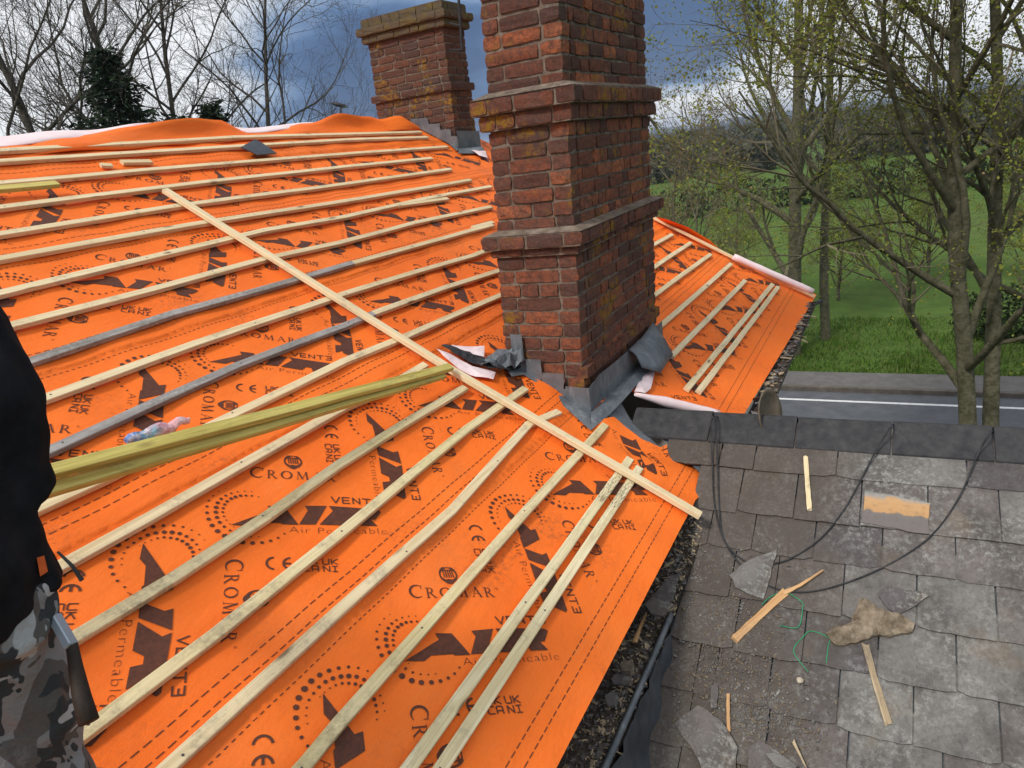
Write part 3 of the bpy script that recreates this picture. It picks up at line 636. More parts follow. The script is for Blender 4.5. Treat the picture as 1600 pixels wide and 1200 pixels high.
# ------------------------------------------------------------------ chimneys
def brick(mbx, c, hx, hy, hz, rr, tint, lean):
    nx, ny, nz = 4, 3, 3
    if hy > hx: nx, ny = 3, 4
    grid = {}; V = []; F = []; sd_ = Vector((rr.uniform(0, 99), rr.uniform(0, 99), rr.uniform(0, 99)))
    def vid(i, j, k):
        if (i, j, k) in grid: return grid[(i, j, k)]
        x, y, z = 2 * i / nx - 1, 2 * j / ny - 1, 2 * k / nz - 1
        e = sum(1 for a in (x, y, z) if abs(a) > 0.99)
        s_ = 1 - (0.0 if e < 2 else (0.003 if e == 2 else 0.006)) / min(hx, hy, hz) * 0.6
        p = Vector((x * hx * (1 - (1 - s_) * 0.5), y * hy * (1 - (1 - s_) * 0.5), z * hz * s_))
        p += noise.noise_vector((Vector((x, y, z)) * 1.3 + sd_)) * 0.0055
        q = Vector(c) + p; q.y += lean(q.z); V.append(q); grid[(i, j, k)] = len(V) - 1; return len(V) - 1
    for i in range(nx):
        for j in range(ny):
            F.append([vid(i, j, 0), vid(i, j + 1, 0), vid(i + 1, j + 1, 0), vid(i + 1, j, 0)]); F.append([vid(i, j, nz), vid(i + 1, j, nz), vid(i + 1, j + 1, nz), vid(i, j + 1, nz)])
    for k in range(nz):
        for i in range(nx):
            F.append([vid(i, 0, k), vid(i + 1, 0, k), vid(i + 1, 0, k + 1), vid(i, 0, k + 1)]); F.append([vid(i, ny, k), vid(i, ny, k + 1), vid(i + 1, ny, k + 1), vid(i + 1, ny, k)])
        for j in range(ny):
            F.append([vid(0, j, k), vid(0, j, k + 1), vid(0, j + 1, k + 1), vid(0, j + 1, k)]); F.append([vid(nx, j, k), vid(nx, j + 1, k), vid(nx, j + 1, k + 1), vid(nx, j, k + 1)])
    mbx.add(V, F, 0, tint)
def courses(mbx, x0, x1, y0, y1, z0, n, ch, rr, lean, xface=0.215, yface=0.1125, tlo=0.1, thi=1.0, mort=0.009, odd=0):
    D = 0.1; g = 0.0034
    for c in range(n):
        z = z0 + (c + 0.5) * ch; full = (c + odd) % 2
        for face in range(4):
            if face < 2: a, b = (y0, y1) if full else (y0 + D + g, y1 - D - g)
            else: a, b = (x0 + D + g, x1 - D - g) if full else (x0, x1)
            unit = xface if face < 2 else yface; n_ = 0; p = a
            cuts = [a]
            off = unit * (0.55 if full else 1.0) * rr.uniform(0.9, 1.1)
            p = a + off
            while p < b - unit * 0.45:
                cuts.append(p); p += unit * rr.choice((1, 1, 1, 0.55) if unit > 0.15 else (1, 1, 2.0, 1.9)) * rr.uniform(0.93, 1.07)
            cuts.append(b)
            for s_, e_ in zip(cuts[:-1], cuts[1:]):
                m_ = (s_ + e_) / 2; hl = max(0.02, (e_ - s_) / 2 - g - rr.uniform(0, .002)); hz = ch / 2 - 0.0043 - rr.uniform(0, .0020)
                out = rr.uniform(-0.0035, 0.0035); r = rr.random()
                tint = tlo + (thi - tlo) * (r ** 1.2)
                if rr.random() < 0.12: tint = tlo * 0.3
                zz = z + rr.uniform(-.002, .002)
                if face == 0: brick(mbx, (x0 + D / 2 - out, m_, zz), D / 2, hl, hz, rr, tint, lean)
                elif face == 1: brick(mbx, (x1 - D / 2 + out, m_, zz), D / 2, hl, hz, rr, tint, lean)
                elif face == 2: brick(mbx, (m_, y0 + D / 2 - out, zz), hl, D / 2, hz, rr, tint, lean)
                else: brick(mbx, (m_, y1 - D / 2 + out, zz), hl, D / 2, hz, rr, tint, lean)
def core(mbx, x0, x1, y0, y1, z0, z1, lean, inset=0.010):
    V = []; n = 8
    for k in range(n + 1):
        z = z0 + (z1 - z0) * k / n; l = lean(z)
        for x, y in ((x0 + inset, y0 + inset), (x1 - inset, y0 + inset), (x1 - inset, y1 - inset), (x0 + inset, y1 - inset)): V.append((x, y + l, z))
    F = [[0, 3, 2, 1], [n * 4, n * 4 + 1, n * 4 + 2, n * 4 + 3]]
    for k in range(n):
        for i in range(4): F.append([k * 4 + i, k * 4 + (i + 1) % 4, (k + 1) * 4 + (i + 1) % 4, (k + 1) * 4 + i])
    mbx.add(V, F, 1)
def weather(mbx, x0, x1, y0, y1, z, o, h, lean):              # sloping mortar fillet on an offset
    V = [(x0 - o, y0 - o + lean(z), z), (x1 + o, y0 - o + lean(z), z), (x1 + o, y1 + o + lean(z), z), (x0 - o, y1 + o + lean(z), z),
         (x0, y0 + lean(z), z + h), (x1, y0 + lean(z), z + h), (x1, y1 + lean(z), z + h), (x0, y1 + lean(z), z + h)]
    mbx.add(V, [(i, (i + 1) % 4, 4 + (i + 1) % 4, 4 + i) for i in range(4)], 1)
lean1 = lambda z: -0.047 * (z - (CZ - 1.42))
rr = random.Random(11); mb = MB(); ch = 0.0765
XA = (HX0, HX0 + 1.43); YA = (HY0, HY0 + 0.485)
zb = CZ - 1.62
nA = round((CZ - 0.545 - zb) / ch); zA = zb + nA * ch
courses(mb, *XA, *YA, zb, nA, ch, rr, lean1, thi=0.85); core(mb, *XA, *YA, zb, zA, lean1)
# low ledge on the side above the lead
for k in range(12): brick(mb, (XA[0] + .06 + k * .118, YA[0] + .012, CZ - 1.215 + .004 * math.sin(k * 3)), .056, .04, .033, rr, .25, lean1)
core(mb, XA[0] + .016, XA[1], YA[0] - .022, YA[1] - .1, CZ - 1.25, CZ - 1.19, lean1, 0.0)
XB = (XA[0] - 0.055, XA[1] + 0.055); YB = (YA[0] - 0.055, YA[1] + 0.055)
courses(mb, XA[0] - .025, XA[1] + .025, YA[0] - .025, YA[1] + .025, zA, 1, 0.045, rr, lean1, thi=0.5); core(mb, XA[0] - .025, XA[1] + .025, YA[0] - .025, YA[1] + .025, zA, zA + .045, lean1)
courses(mb, *XB, *YB, zA + .045, 1, ch, rr, lean1, thi=0.5); core(mb, *XB, *YB, zA + .045, zA + .045 + ch, lean1)
XC = (XA[0] + 0.02, XA[1] - 0.02); YC = (YA[0] + 0.012, YA[1] - 0.012); z1 = zA + .045 + ch
weather(mb, *XC, *YC, z1, 0.068, 0.022, lean1)
nB = round((CZ + 0.11 - z1) / ch); chB = (CZ + 0.11 - z1) / nB
courses(mb, *XC, *YC, z1, nB, chB, rr, lean1, thi=0.95); core(mb, *XC, *YC, z1, CZ + 0.11, lean1)
z2 = CZ + 0.11
courses(mb, XC[0] - .035, XC[1] + .035, YC[0] - .035, YC[1] + .035, z2, 1, 0.08, rr, lean1, thi=0.6); core(mb, XC[0] - .035, XC[1] + .035, YC[0] - .035, YC[1] + .035, z2, z2 + .08, lean1)
courses(mb, XC[0] - .065, XC[1] + .065, YC[0] - .065, YC[1] + .065, z2 + .08, 1, 0.08, rr, lean1, thi=0.8); core(mb, XC[0] - .065, XC[1] + .065, YC[0] - .065, YC[1] + .065, z2 + .08, z2 + .16, lean1)
XD = (XC[0] + .005, XC[1] - .01); YD = (YC[0] + .012, YC[1] - .012); z3 = z2 + .16
weather(mb, *XD, *YD, z3, 0.068, 0.028, lean1)
courses(mb, *XD, *YD, z3, 17, 0.074, rr, lean1, thi=1.0, xface=0.22, odd=1); core(mb, *XD, *YD, z3, z3 + 17 * .074, lean1)
z4 = z3 + 17 * .074
courses(mb, XD[0] - .04, XD[1] + .04, YD[0] - .04, YD[1] + .04, z4, 3, 0.079, rr, lean1); core(mb, XD[0] - .04, XD[1] + .04, YD[0] - .04, YD[1] + .04, z4, z4 + .24, lean1)
chim = mb.build('chimney', [MT['brick'], MT['mortar']], house)
chim['label'] = 'tall near brick chimney rising out of the top of the picture, grey lead at its foot'
# rear chimney on the ridge
X1, Y1 = 6.865, 4.165
lean2 = lambda z: -0.035 * (z - (CZ + 0.1))
rr = random.Random(23); mb = MB(); ch = 0.0745; zb = CZ - 0.06
XE = (X1, X1 + 0.45); YE = (Y1, Y1 + 0.985)
courses(mb, *XE, *YE, zb, 10, ch, rr, lean2, thi=0.75); core(mb, *XE, *YE, zb, zb + 10 * ch, lean2)
za = zb + 10 * ch
courses(mb, XE[0] - .03, XE[1] + .03, YE[0] - .03, YE[1] + .03, za, 1, ch, rr, lean2, thi=0.3); core(mb, XE[0] - .03, XE[1] + .03, YE[0] - .03, YE[1] + .03, za, za + ch, lean2)
za += ch
courses(mb, XE[0] + .01, XE[1] - .01, YE[0] + .01, YE[1] - .01, za, 7, ch, rr, lean2, thi=0.6); core(mb, XE[0] + .01, XE[1] - .01, YE[0] + .01, YE[1] - .01, za, za + 7 * ch, lean2)
za += 7 * ch
chim2 = mb.build('chimney', [MT['brick2'], MT['mortar']], house)
chim2['label'] = 'squat rear brick chimney on the ridge, mossy yellow cap and an iron bracket'
mb = MB(); rr = random.Random(8)
courses(mb, XE[0] - .035, XE[1] + .035, YE[0] - .035, YE[1] + .035, za, 1, ch, rr, lean2); core(mb, XE[0] - .035, XE[1] + .035, YE[0] - .035, YE[1] + .035, za, za + ch, lean2)
courses(mb, XE[0] - .07, XE[1] + .07, YE[0] - .07, YE[1] + .07, za + ch, 1, ch, rr, lean2); core(mb, XE[0] - .07, XE[1] + .07, YE[0] - .07, YE[1] + .07, za + ch, za + 2 * ch, lean2)
courses(mb, XE[0] - .02, XE[1] + .02, YE[0] - .02, YE[1] + .02, za + 2 * ch, 1, ch * 1.25, rr, lean2); core(mb, XE[0] - .02, XE[1] + .02, YE[0] - .02, YE[1] + .02, za + 2 * ch, za + 3.2 * ch, lean2)
for m_ in range(1): pass
cap = mb.build('chimney_cap', [MT['lichen'], MT['lichen']], chim2)
mb = MB(); bx, by = XE[0] + 0.0, YE[0] - 0.05
p1 = on_x(722, 78, X1 - .1); p0 = on_x(714, -40, X1 - .1); 
mb.tube([p1, p0], 0.014, 6); mb.tube([p1, on_x(703, 78, X1 + .01)], 0.010, 6); mb.tube([on_x(719, 40, X1 - .1), on_x(701, 36, X1 + .01)], 0.010, 6)
mb.build('aerial_bracket', MT['black'], chim2)
# --- lead and flashings round the near chimney
def strip(mbx, A, B, n=4, bul=0.0, mi=0, seed=1):
    """ruled sheet between two polylines with the same number of points"""
    mbx.w = True
    for i in range(len(A) - 1):
        for s_ in range(3):
            for j in range(n):
                def P(a, b):
                    t = a / 3; p = A[i].lerp(A[i + 1], t); q = B[i].lerp(B[i + 1], t); r = p.lerp(q, b / n)
                    k = math.sin(math.pi * b / n)
                    return r + Vector((0, 0, 1)) * (bul * k * (0.6 + 0.8 * fbm(r + Vector((seed, 0, 0)), 6, 2)))
                mbx.add([P(s_, j), P(s_ + 1, j), P(s_ + 1, j + 1), P(s_, j + 1)], [(0, 1, 2, 3)], mi)
def face_x(u, v, o=-0.02): return on_x(u, v, HX0 + o)
def face_y(u, v, o=-0.045): return on_y(u, v, HY0 + o)
def footx(y, off=-0.02, h=0.014): return Vector((HX0 + off, y, roof_z(y) + h))
def footy(x, off=-0.045, h=0.014): return Vector((x, HY0 + off, roof_z(HY0 + off) + h))
mb = MB()
U = [face_x(797, 522), face_x(815, 523), face_x(818, 561), face_x(845, 562), face_x(844, 582), face_x(881, 584), face_x(880, 603), face_x(910, 606)]
Dn = [footx(p.y) for p in U]
strip(mb, U, Dn, 3)
Ux = [U[-1], Vector((HX0 - .02, HY0 - .045, U[-1].z))] ; strip(mb, Ux, [footx(Ux[0].y), footx(HY0 - .045)], 3)
FL = [footx(p) for p in (HY0 - .045, HY0 + .06, HY0 + .16, HY0 + .27, HY0 + .4, HY0 + .5)]
OL = [on_roof(923, 672, .02), on_roof(893, 645, .012), on_roof(862, 618, .012), on_roof(838, 598, .012), on_roof(819, 585, .02), on_roof(800, 588, .03)]
strip(mb, FL, OL, 3, 0.006, seed=3)
Uy = [Vector((HX0 - .02, HY0 - .045, U[-1].z)), face_y(935, 586), face_y(965, 562), face_y(995, 536), face_y(1018, 516)]
Uy.append(Uy[-1] + Vector((0.25, 0, 0.0)))
Dy = [footy(p.x) for p in Uy]; strip(mb, Uy, Dy, 4, 0.0)
OY = [on_roof(923, 672, .02), on_roof(948, 652, .02), on_roof(972, 628, .03), on_roof(998, 598, .03), on_roof(1022, 582, .025), on_roof(1050, 556, .02)]
strip(mb, Dy, OY, 4, 0.03, seed=7)
o = mb.build('lead_flashing', MT['lead'], chim, False, origin=(0, 0, 0)); md = o.modifiers.new('t', 'SOLIDIFY'); md.thickness = 0.003
# lifted flap of lead at the far side, with the hollow under it
mb = MB()
A = [on_roof(985, 545, .16), on_roof(1003, 530, .17), on_roof(1020, 508, .17)]; B = [on_roof(1006, 572, .07), on_roof(1030, 578, .05), on_roof(1050, 556, .06)]
A = [face_y(982, 546, -.05), face_y(1002, 528, -.05), face_y(1021, 503, -.05)]; B = [on_roof(1003, 574, .10), on_roof(1032, 582, .08), on_roof(1052, 554, .06)]
strip(mb, A, B, 5, 0.03, seed=9)
o = mb.build('lead_flap', MT['lead'], chim, True, origin=(0, 0, 0)); md = o.modifiers.new('t', 'SOLIDIFY'); md.thickness = 0.003
# crumpled lead at the back corner
def crumple(name, px, lift, amp, mat, parent, seed=0, step=0.03, base=0.012, sc=9, thick=0.002, lab=None, cat=None):
    pl = [roof_xs(*p) for p in px]; v, f = cdt(pl, (), step, (), 0.004); m = MB()
    V = []
    for x, s in v:
        dmin = min(abs((x - a[0]) * (b[1] - a[1]) - (s - a[1]) * (b[0] - a[0])) / (math.hypot(b[0] - a[0], b[1] - a[1]) + 1e-9) for a, b in zip(pl, pl[1:] + pl[:1]))
        h = base + Hm(x, s) + lift * min(1, dmin / 0.05) + amp * (fbm((x, s, seed), sc, 3) + 0.6)
        V.append(rp(x, s, max(h, 0.008)))
    m.add(V, f); o = m.build(name, mat, parent, False, origin=None if parent is None or parent.type == 'EMPTY' else (0, 0, 0))
    md = o.modifiers.new('t', 'SOLIDIFY'); md.thickness = thick
    if lab: tag(o, lab, cat)
    return o
crumple('crumpled_lead', [(745, 584), (757, 571), (778, 563), (795, 553), (816, 556), (819, 580), (800, 586), (770, 588)], 0.05, 0.05, MT['lead'], chim, 2, 0.02, 0.03, 14, 0.003)
crumple('black_membrane', [(686, 548), (694, 545), (722, 553), (752, 566), (775, 574), (812, 580), (790, 588), (762, 588), (735, 577), (705, 561)], 0.02, 0.02, MT['black'], chim, 5, 0.03, 0.03, 6)
crumple('turned_back_underlay', [(680, 553), (700, 560), (735, 579), (772, 588), (768, 600), (742, 594), (715, 582), (690, 566)], 0.01, 0.015, MT['pink'], house, 6, 0.03, 0.02, 5)
crumple('turned_back_underlay', [(703, 546), (753, 551), (753, 566), (730, 560), (712, 554)], 0.01, 0.015, MT['pink'], house, 8, 0.03, 0.035, 5)
crumple('turned_back_underlay', [(988, 618), (996, 600), (1010, 585), (1020, 588), (1014, 612), (1004, 622)], 0.02, 0.02, MT['pink'], house, 9, 0.03, 0.02, 5)
crumple('turned_back_underlay', [(735, 240), (757, 241), (760, 252), (748, 249)], 0.01, 0.015, MT['pink'], house, 8, 0.03, 0.03, 5)
# lead of the rear chimney: stepped pieces and apron
mb = MB()
def fx2(u, v, o=-0.015): return on_x(u, v, X1 + o)
def ft2(y, h=0.02): return Vector((X1 - .015, y, roof_z(y) + h))
U = [fx2(641, 186), fx2(668, 184), fx2(664, 194), fx2(687, 193), fx2(682, 203), fx2(704, 202), fx2(700, 212), fx2(714, 213)]
strip(mb, U, [ft2(p.y) for p in U], 3)
strip(mb, [ft2(p) for p in (Y1 - .03, Y1 + .2, Y1 + .5)], [on_roof(714, 236, .02), on_roof(690, 214, .02), on_roof(655, 198, .02)], 3, 0.01)
a0 = Vector((X1 - .015, Y1 - .03, CZ + .28)); a1 = Vector((X1 + .46, Y1 - .03, CZ + .26))
b0_ = Vector((X1 - .015, Y1 - .03, roof_z(Y1 - .03) + .02)); b1_ = Vector((X1 + .46, Y1 - .03, roof_z(Y1 - .03) + .02))
strip(mb, [a0, a1], [b0_, b1_], 3); strip(mb, [b0_, b1_], [on_roof(716, 240, .02), on_roof(757, 240, .02)], 3, 0.03)
o = mb.build('lead_flashing', MT['lead'], chim2, False, origin=(0, 0, 0)); md = o.modifiers.new('t', 'SOLIDIFY'); md.thickness = 0.003
# rolled-up membrane offcuts
def roll(px0, px1, h0, h1, r, name, label, cone=1.0):
    a, b = on_roof(*px0, h0), on_roof(*px1, h1); m = MB(); n = 14; P = [a.lerp(b, i / n) for i in range(n + 1)]
    m.tube(P, [r * (cone + (1 - cone) * min(1, i / 5)) * (1 + 0.04 * math.sin(i * 1.7)) for i in range(n + 1)], 18, 0, cap=False)
    m.tube(P[-2:], [r * .62, r * .62], 14, 0, cap=False)
    o = m.build(name, MT['pink'], None, True); md = o.modifiers.new('t', 'SOLIDIFY'); md.thickness = 0.003; return tag(o, label, 'roll')
roll((992, 616), (1122, 648), 0.05, 0.05, 0.031, 'membrane_roll', 'pale pink rolled membrane tapering beside the chimney foot, resting over the slate ridge', 0.35)
roll((1146, 401), (1270, 456), 0.075, 0.075, 0.034, 'membrane_roll', 'straight pale pink roll of membrane lying along the far edge of the orange roof', 1.0)
# ------------------------------------------------------------------ gutters
mb = MB()
LIP = [Vector((3.27, .80, CZ - 1.84)), Vector((2.95, .825, CZ - 1.99)), Vector((2.70, .85, CZ - 2.12)), Vector((2.3, .855, CZ - 2.15)), Vector((0.9, .86, CZ - 2.17)), Vector((-3, .86, CZ - 2.2))]
BOT = [p + Vector((0, .01, -.05)) for p in LIP]; INN = [p + Vector((0, .20, -.035)) for p in LIP]; INT = [Vector((p.x, 1.0, CZ - 1.80)) for p in LIP]
strip(mb, LIP, BOT, 1); strip(mb, BOT, INN, 2)
gut = mb.build('gutter', MT['plastic'], house)
mb = MB(); strip(mb, INN, INT, 1); strip(mb, [Vector((p.x, 1.04, CZ - 1.9)) for p in LIP], [Vector((p.x, .9, roof_z(.9) - .05)) for p in LIP], 1)
mb.build('fascia', MT['dirt'], house)
mb = MB()
e0, e1 = 3.95, 7.72
xs = [e0 + (e1 - e0) * i / 8 for i in range(9)]; prof = [(0.845, -1.845), (0.83, -1.885), (0.79, -1.905), (0.74, -1.895), (0.715, -1.86), (0.712, -1.835)]
for a, b in zip(prof[:-1], prof[1:]):
    strip(mb, [Vector((x, a[0], CZ + a[1])) for x in xs], [Vector((x, b[0], CZ + b[1])) for x in xs], 1)
mb.add([(e1, p[0], CZ + p[1]) for p in prof], [list(range(6))])
mb.tube([(e1 + .0, .74, CZ - 1.86), (e1 + .28, .70, CZ - 1.90)], .022, 8)
o = mb.build('gutter', MT['plastic'], house); md = o.modifiers.new('t', 'SOLIDIFY'); md.thickness = 0.004
# ------------------------------------------------------------------ slated wing
wing = empty('slate_roofed_wing', (XR, -1.5, 0), 'lower wing with old grey slates and a dark ridge, joining the orange roof', 'building')
def wing_left(s):
    z = wp(0, s).z
    y = (z - (CZ - H / math.cos(PITCH))) / math.tan(PITCH) + 0.02      # meets the main roof along the valley
    return max(y, 0.862)
COURSE = [-0.137, -0.342, -0.603, -0.809, -1.052, -1.290, -1.516, -1.75, -1.98, -2.21, -2.44, -2.67, -2.9, -3.13]
JOINTS = {1: [1308, 1180, 1510, 1125], 2: [1243, 1345, 1450, 1560, 1154], 3: [1272, 1379, 1492, 1175, 1105], 4: [1211, 1317, 1432, 1555, 1140, 1075], 5: [1256, 1373, 1493, 1147], 6: [1310, 1427, 1560, 1199, 1110, 1080]}
JY = {1: 725, 2: 790, 3: 858, 4: 935, 5: 1010, 6: 1105}
rr = random.Random(4); mb = MB()
for k in range(1, len(COURSE)):
    s0, s1 = COURSE[k], COURSE[k - 1] + 0.12
    left = wing_left(s0 * .6 + COURSE[k - 1] * .4)
    ys = [left]
    if k in JOINTS:
        js = sorted([wing_ys(u, JY[k])[0] for u in JOINTS[k]], reverse=True); ys += [j for j in js if j < left - 0.06]
    y = ys[-1]
    y = y - rr.uniform(.12, .2) if len(ys) == 1 else y - rr.uniform(.24, .31); ys.append(y)
    while y > -4.6: y -= rr.uniform(.23, .33); ys.append(y)
    for a, b in zip(ys[:-1], ys[1:]):
        g = rr.uniform(.0015, .005); th = rr.uniform(.006, .010); ds = rr.uniform(-.007, .007); tw = rr.uniform(-.004, .004)
        n = 6; lift = rr.uniform(0, .004)
        V = []
        nb = 7
        low = [(a - g + (b - a + 2 * g) * i / nb, s0 + ds + tw * (i / nb - .5) + rr.uniform(-.0035, .0025) - (-0.012 if i in (0, nb) and rr.random() < .5 else 0)) for i in range(nb + 1)]
        top = [(b + g, s1), (a - g, s1)]
        poly = low + top
        def hh(s): return 0.004 + lift + (1 - (s - s0) / (s1 - s0)) * 0.013
        topv = [wp(y_, s_, hh(s_) + th) for y_, s_ in poly]; botv = [wp(y_, s_, hh(s_) - .001) for y_, s_ in poly]; m_ = len(poly)
        t = rr.random() ** 1.1
        if s0 < -.8 and a < .2: t = min(1, t + .25)
        mb.add(topv + botv, [list(range(m_))[::-1], list(range(m_, 2 * m_))] + [[i, (i + 1) % m_, m_ + (i + 1) % m_, m_ + i] for i in range(m_)], 0, t)
slates = mb.build('slate_covering', MT['slate'], wing)
bm = bmesh.new(); bm.from_mesh(slates.data); bmesh.ops.recalc_face_normals(bm, faces=bm.faces); bm.to_mesh(slates.data); bm.free()
mb = MB()
mb.add([wp(1.35, 0.0, 0), wp(-4.7, 0.0, 0), wp(-4.7, -3.2, 0), wp(.80, -3.2, 0), wp(.80, -.45, 0)], [(0, 1, 2, 3, 4)], 0)
P = [Vector((2 * XR - p.x, p.y, p.z)) for p in (wp(1.35, 0, 0), wp(-4.7, 0, 0), wp(-4.7, -3.2, 0), wp(.98, -3.2, 0), wp(.98, -.45, 0))]
mb.add(P, [(4, 3, 2, 1, 0)], 0)
mb.build('roof_boards', MT['darklead'], wing)
mb = MB(); zl = wp(0, -3.0).z
mb.abox(XR - 2.5, XR + 2.5, -4.5, .99, 0, zl - .02); mb.add([(XR - 2.5, -4.5, zl), (XR + 2.5, -4.5, zl), (XR, -4.5, ZR - .05)], [(0, 1, 2)]); mb.build('wall', MT['render'], wing)
# ridge tiles
rr = random.Random(6)
RJ = [1.335] + [on_z(u, v, ZR).y for u, v in ((1116, 652), (1247, 660), (1394, 668), (1551, 678))]
while RJ[-1] > -4.5: RJ.append(RJ[-1] - .45)
for a, b in zip(RJ[:-1], RJ[1:]):
    m = MB(); w = .185; th = .016; a2, b2 = a - .003, b + .003; dz = rr.uniform(-.004, .006); dl = rr.uniform(-.004, .004)
    V = []
    for y in (a2, b2):
        for d, s_ in ((-w, 1), (-.035, 1), (-.012, 1), (.012, -1), (.035, -1), (w, -1)):
            z = ZR + .020 + dz - abs(d) * math.cos(PW) * .63 - (0 if abs(d) > .02 else -.001); x = XR + d * .94 + dl
            V.append((x, y, z + th)); 
        for d in (w, .035, .012, -.012, -.035, -w):
            V.append((XR + d * .94 + dl, y, ZR + .020 + dz - abs(d) * math.cos(PW) * .63 - .002))
    F = [list(range(12))[::-1], list(range(12, 24))] + [[i, (i + 1) % 12, 12 + (i + 1) % 12, 12 + i] for i in range(12)]
    m.add(V, F); o = m.build('ridge_tile', MT['ridge'], wing); o['group'] = 'ridge tiles along the slate ridge'
    bm = bmesh.new(); bm.from_mesh(o.data); bmesh.ops.recalc_face_normals(bm, faces=bm.faces); bm.to_mesh(o.data); bm.free()
    bv = o.modifiers.new('b', 'BEVEL'); bv.width = .004; bv.segments = 2
# lead valley, and the lead upstand beside the gutter
mb = MB()
A = [on_roof(948, 652, .004), on_roof(975, 636, .004)]; 
VA = [on_roof(940, 640, .0), on_roof(965, 662, .004), on_roof(1010, 700, .004), on_roof(1050, 725, .004)]; VBB = [on_wing(968, 625, .01) , on_wing(985, 655, .012), on_wing(1022, 690, .02), on_wing(1066, 730, .02)]
strip(mb, VA, VBB, 2, 0.0)
mb.build('lead_valley', MT['lead'], wing, True)
mb = MB(); mbf = MB()
UP = [Vector((2.72, .85, CZ - 2.10)), Vector((2.45, .85, CZ - 2.115)), Vector((2.0, .853, CZ - 2.13)), Vector((1.2, .853, CZ - 2.14)), Vector((-3, .853, CZ - 2.16))]
strip(mb, [p + Vector((0, .034, -.004)) for p in UP], [p + Vector((0, .018, .008)) for p in UP], 1); strip(mb, [p + Vector((0, .018, .008)) for p in UP], [p + Vector((0, .004, -.006)) for p in UP], 1)
UPF = [UP[0].lerp(UP[-1], k / 60) if False else Vector((2.72 - k * .055, .855 + .010 * math.sin(k * 2.1) + .006 * math.sin(k * 5.3), CZ - 2.10 - .05 * min(1, k / 12) - .012)) for k in range(70)]
strip(mbf, UPF, [Vector((p.x + .01, .842 + .016 * math.sin(i * 1.7), (ZR - (XR - p.x) * math.tan(PW)) + .012)) for i, p in enumerate(UPF)], 4, .0)
if False: strip(mb, [p + Vector((0, -.008, -.006)) for p in UP], [Vector((p.x, .82 - .02 * (i % 2), (ZR - (XR - p.x) * math.tan(PW)) + .012)) for i, p in enumerate(UP)], 5, .008)
o = mbf.build('lead_apron', MT['darklead'], wing, True); o = mb.build('lead_upstand', MT['lead'], wing, True); md = o.modifiers.new('t', 'SOLIDIFY'); md.thickness = .003
# ------------------------------------------------------------------ loose slates, sticks, cable, twine, debris
def plate(name, px, mat, label, cat, surf='wing', h=.03, th=.007, tilt=0.0, rough_=.004, tint=.5, seed=1, step=.035, group=None):
    rr = random.Random(seed)
    f = (lambda u, v: Vector(on_wing(u, v, h))) if surf == 'wing' else (lambda u, v: on_roof(u, v, h))
    n = NW if surf == 'wing' else NM
    if surf.startswith('z'): zz = float(surf[1:]); f = lambda u, v: on_z(u, v, CZ + zz); n = Vector((0, 0, 1))
    P = [f(*p) for p in px]; c = sum(P, Vector()) / len(P); X = (P[1] - P[0]).normalized(); X = (X - n * X.dot(n)).normalized(); Y = n.cross(X)
    pl = [((p - c).dot(X), (p - c).dot(Y)) for p in P]; area = sum(pl[i][0] * pl[(i + 1) % len(pl)][1] - pl[(i + 1) % len(pl)][0] * pl[i][1] for i in range(len(pl)))
    if area < 0: pl = pl[::-1]
    pd = densify(pl, .03); pd = [(a + rr.uniform(-rough_, rough_), b + rr.uniform(-rough_, rough_)) for a, b in pd]
    V = []; N_ = len(pd)
    for k, hh in ((0, th), (1, 0)):
        for a, b in pd: V.append(X * a + Y * b + n * (hh + tilt * a + .003 * fbm((a, b, seed), 6, 2)))
    m = MB(); m.add(V, [list(range(N_)), list(range(2 * N_ - 1, N_ - 1, -1))] + [[i, i + N_, (i + 1) % N_ + N_, (i + 1) % N_] for i in range(N_)], 0, tint); m.t[0] = tint + .001
    o = m.build(name, mat); o.location = c; return tag(o, label, cat, group)
plate('slate_fragment', [(1140, 899), (1165, 880), (1214, 858), (1206, 892), (1193, 936), (1172, 930), (1150, 918)], MT['slate2'], 'large pale broken slate lying under the loops of black cable', 'slate', h=.026, seed=3, tint=.8)
plate('slate_fragment', [(1054, 1130), (1092, 1104), (1130, 1128), (1152, 1170), (1150, 1215), (1105, 1212), (1078, 1165)], MT['slate2'], 'large brown-stained broken slate, nearest the lead upstand at the bottom', 'slate', h=.035, tilt=.05, seed=5, tint=.55)
plate('slate_fragment', [(1168, 1172), (1185, 1157), (1205, 1166), (1235, 1190), (1245, 1215), (1172, 1214)], MT['slate2'], 'dark blue-grey broken slate at the bottom edge beside the wood splinter', 'slate', h=.04, tilt=-.08, seed=6, tint=.2)
plate('slate_fragment', [(1196, 1176), (1222, 1180), (1248, 1198), (1238, 1206), (1212, 1195)], MT['slate2'], 'small pale slate chip leaning on the dark blue-grey broken slate', 'slate', h=.06, tilt=.1, seed=7, tint=.95)
plate('slate_fragment', [(1112, 1071), (1121, 1071), (1122, 1108), (1112, 1110)], MT['slate2'], 'thin dark strip of slate pointing down the roof among the grit', 'slate', h=.03, seed=8, tint=.1)
plate('slate_fragment', [(1371, 928), (1385, 917), (1440, 926), (1454, 930), (1432, 945), (1404, 962), (1388, 952)], MT['slate2'], 'dark brown pointed slate piece behind the lump of old mortar', 'slate', h=.03, seed=9, tint=.05)
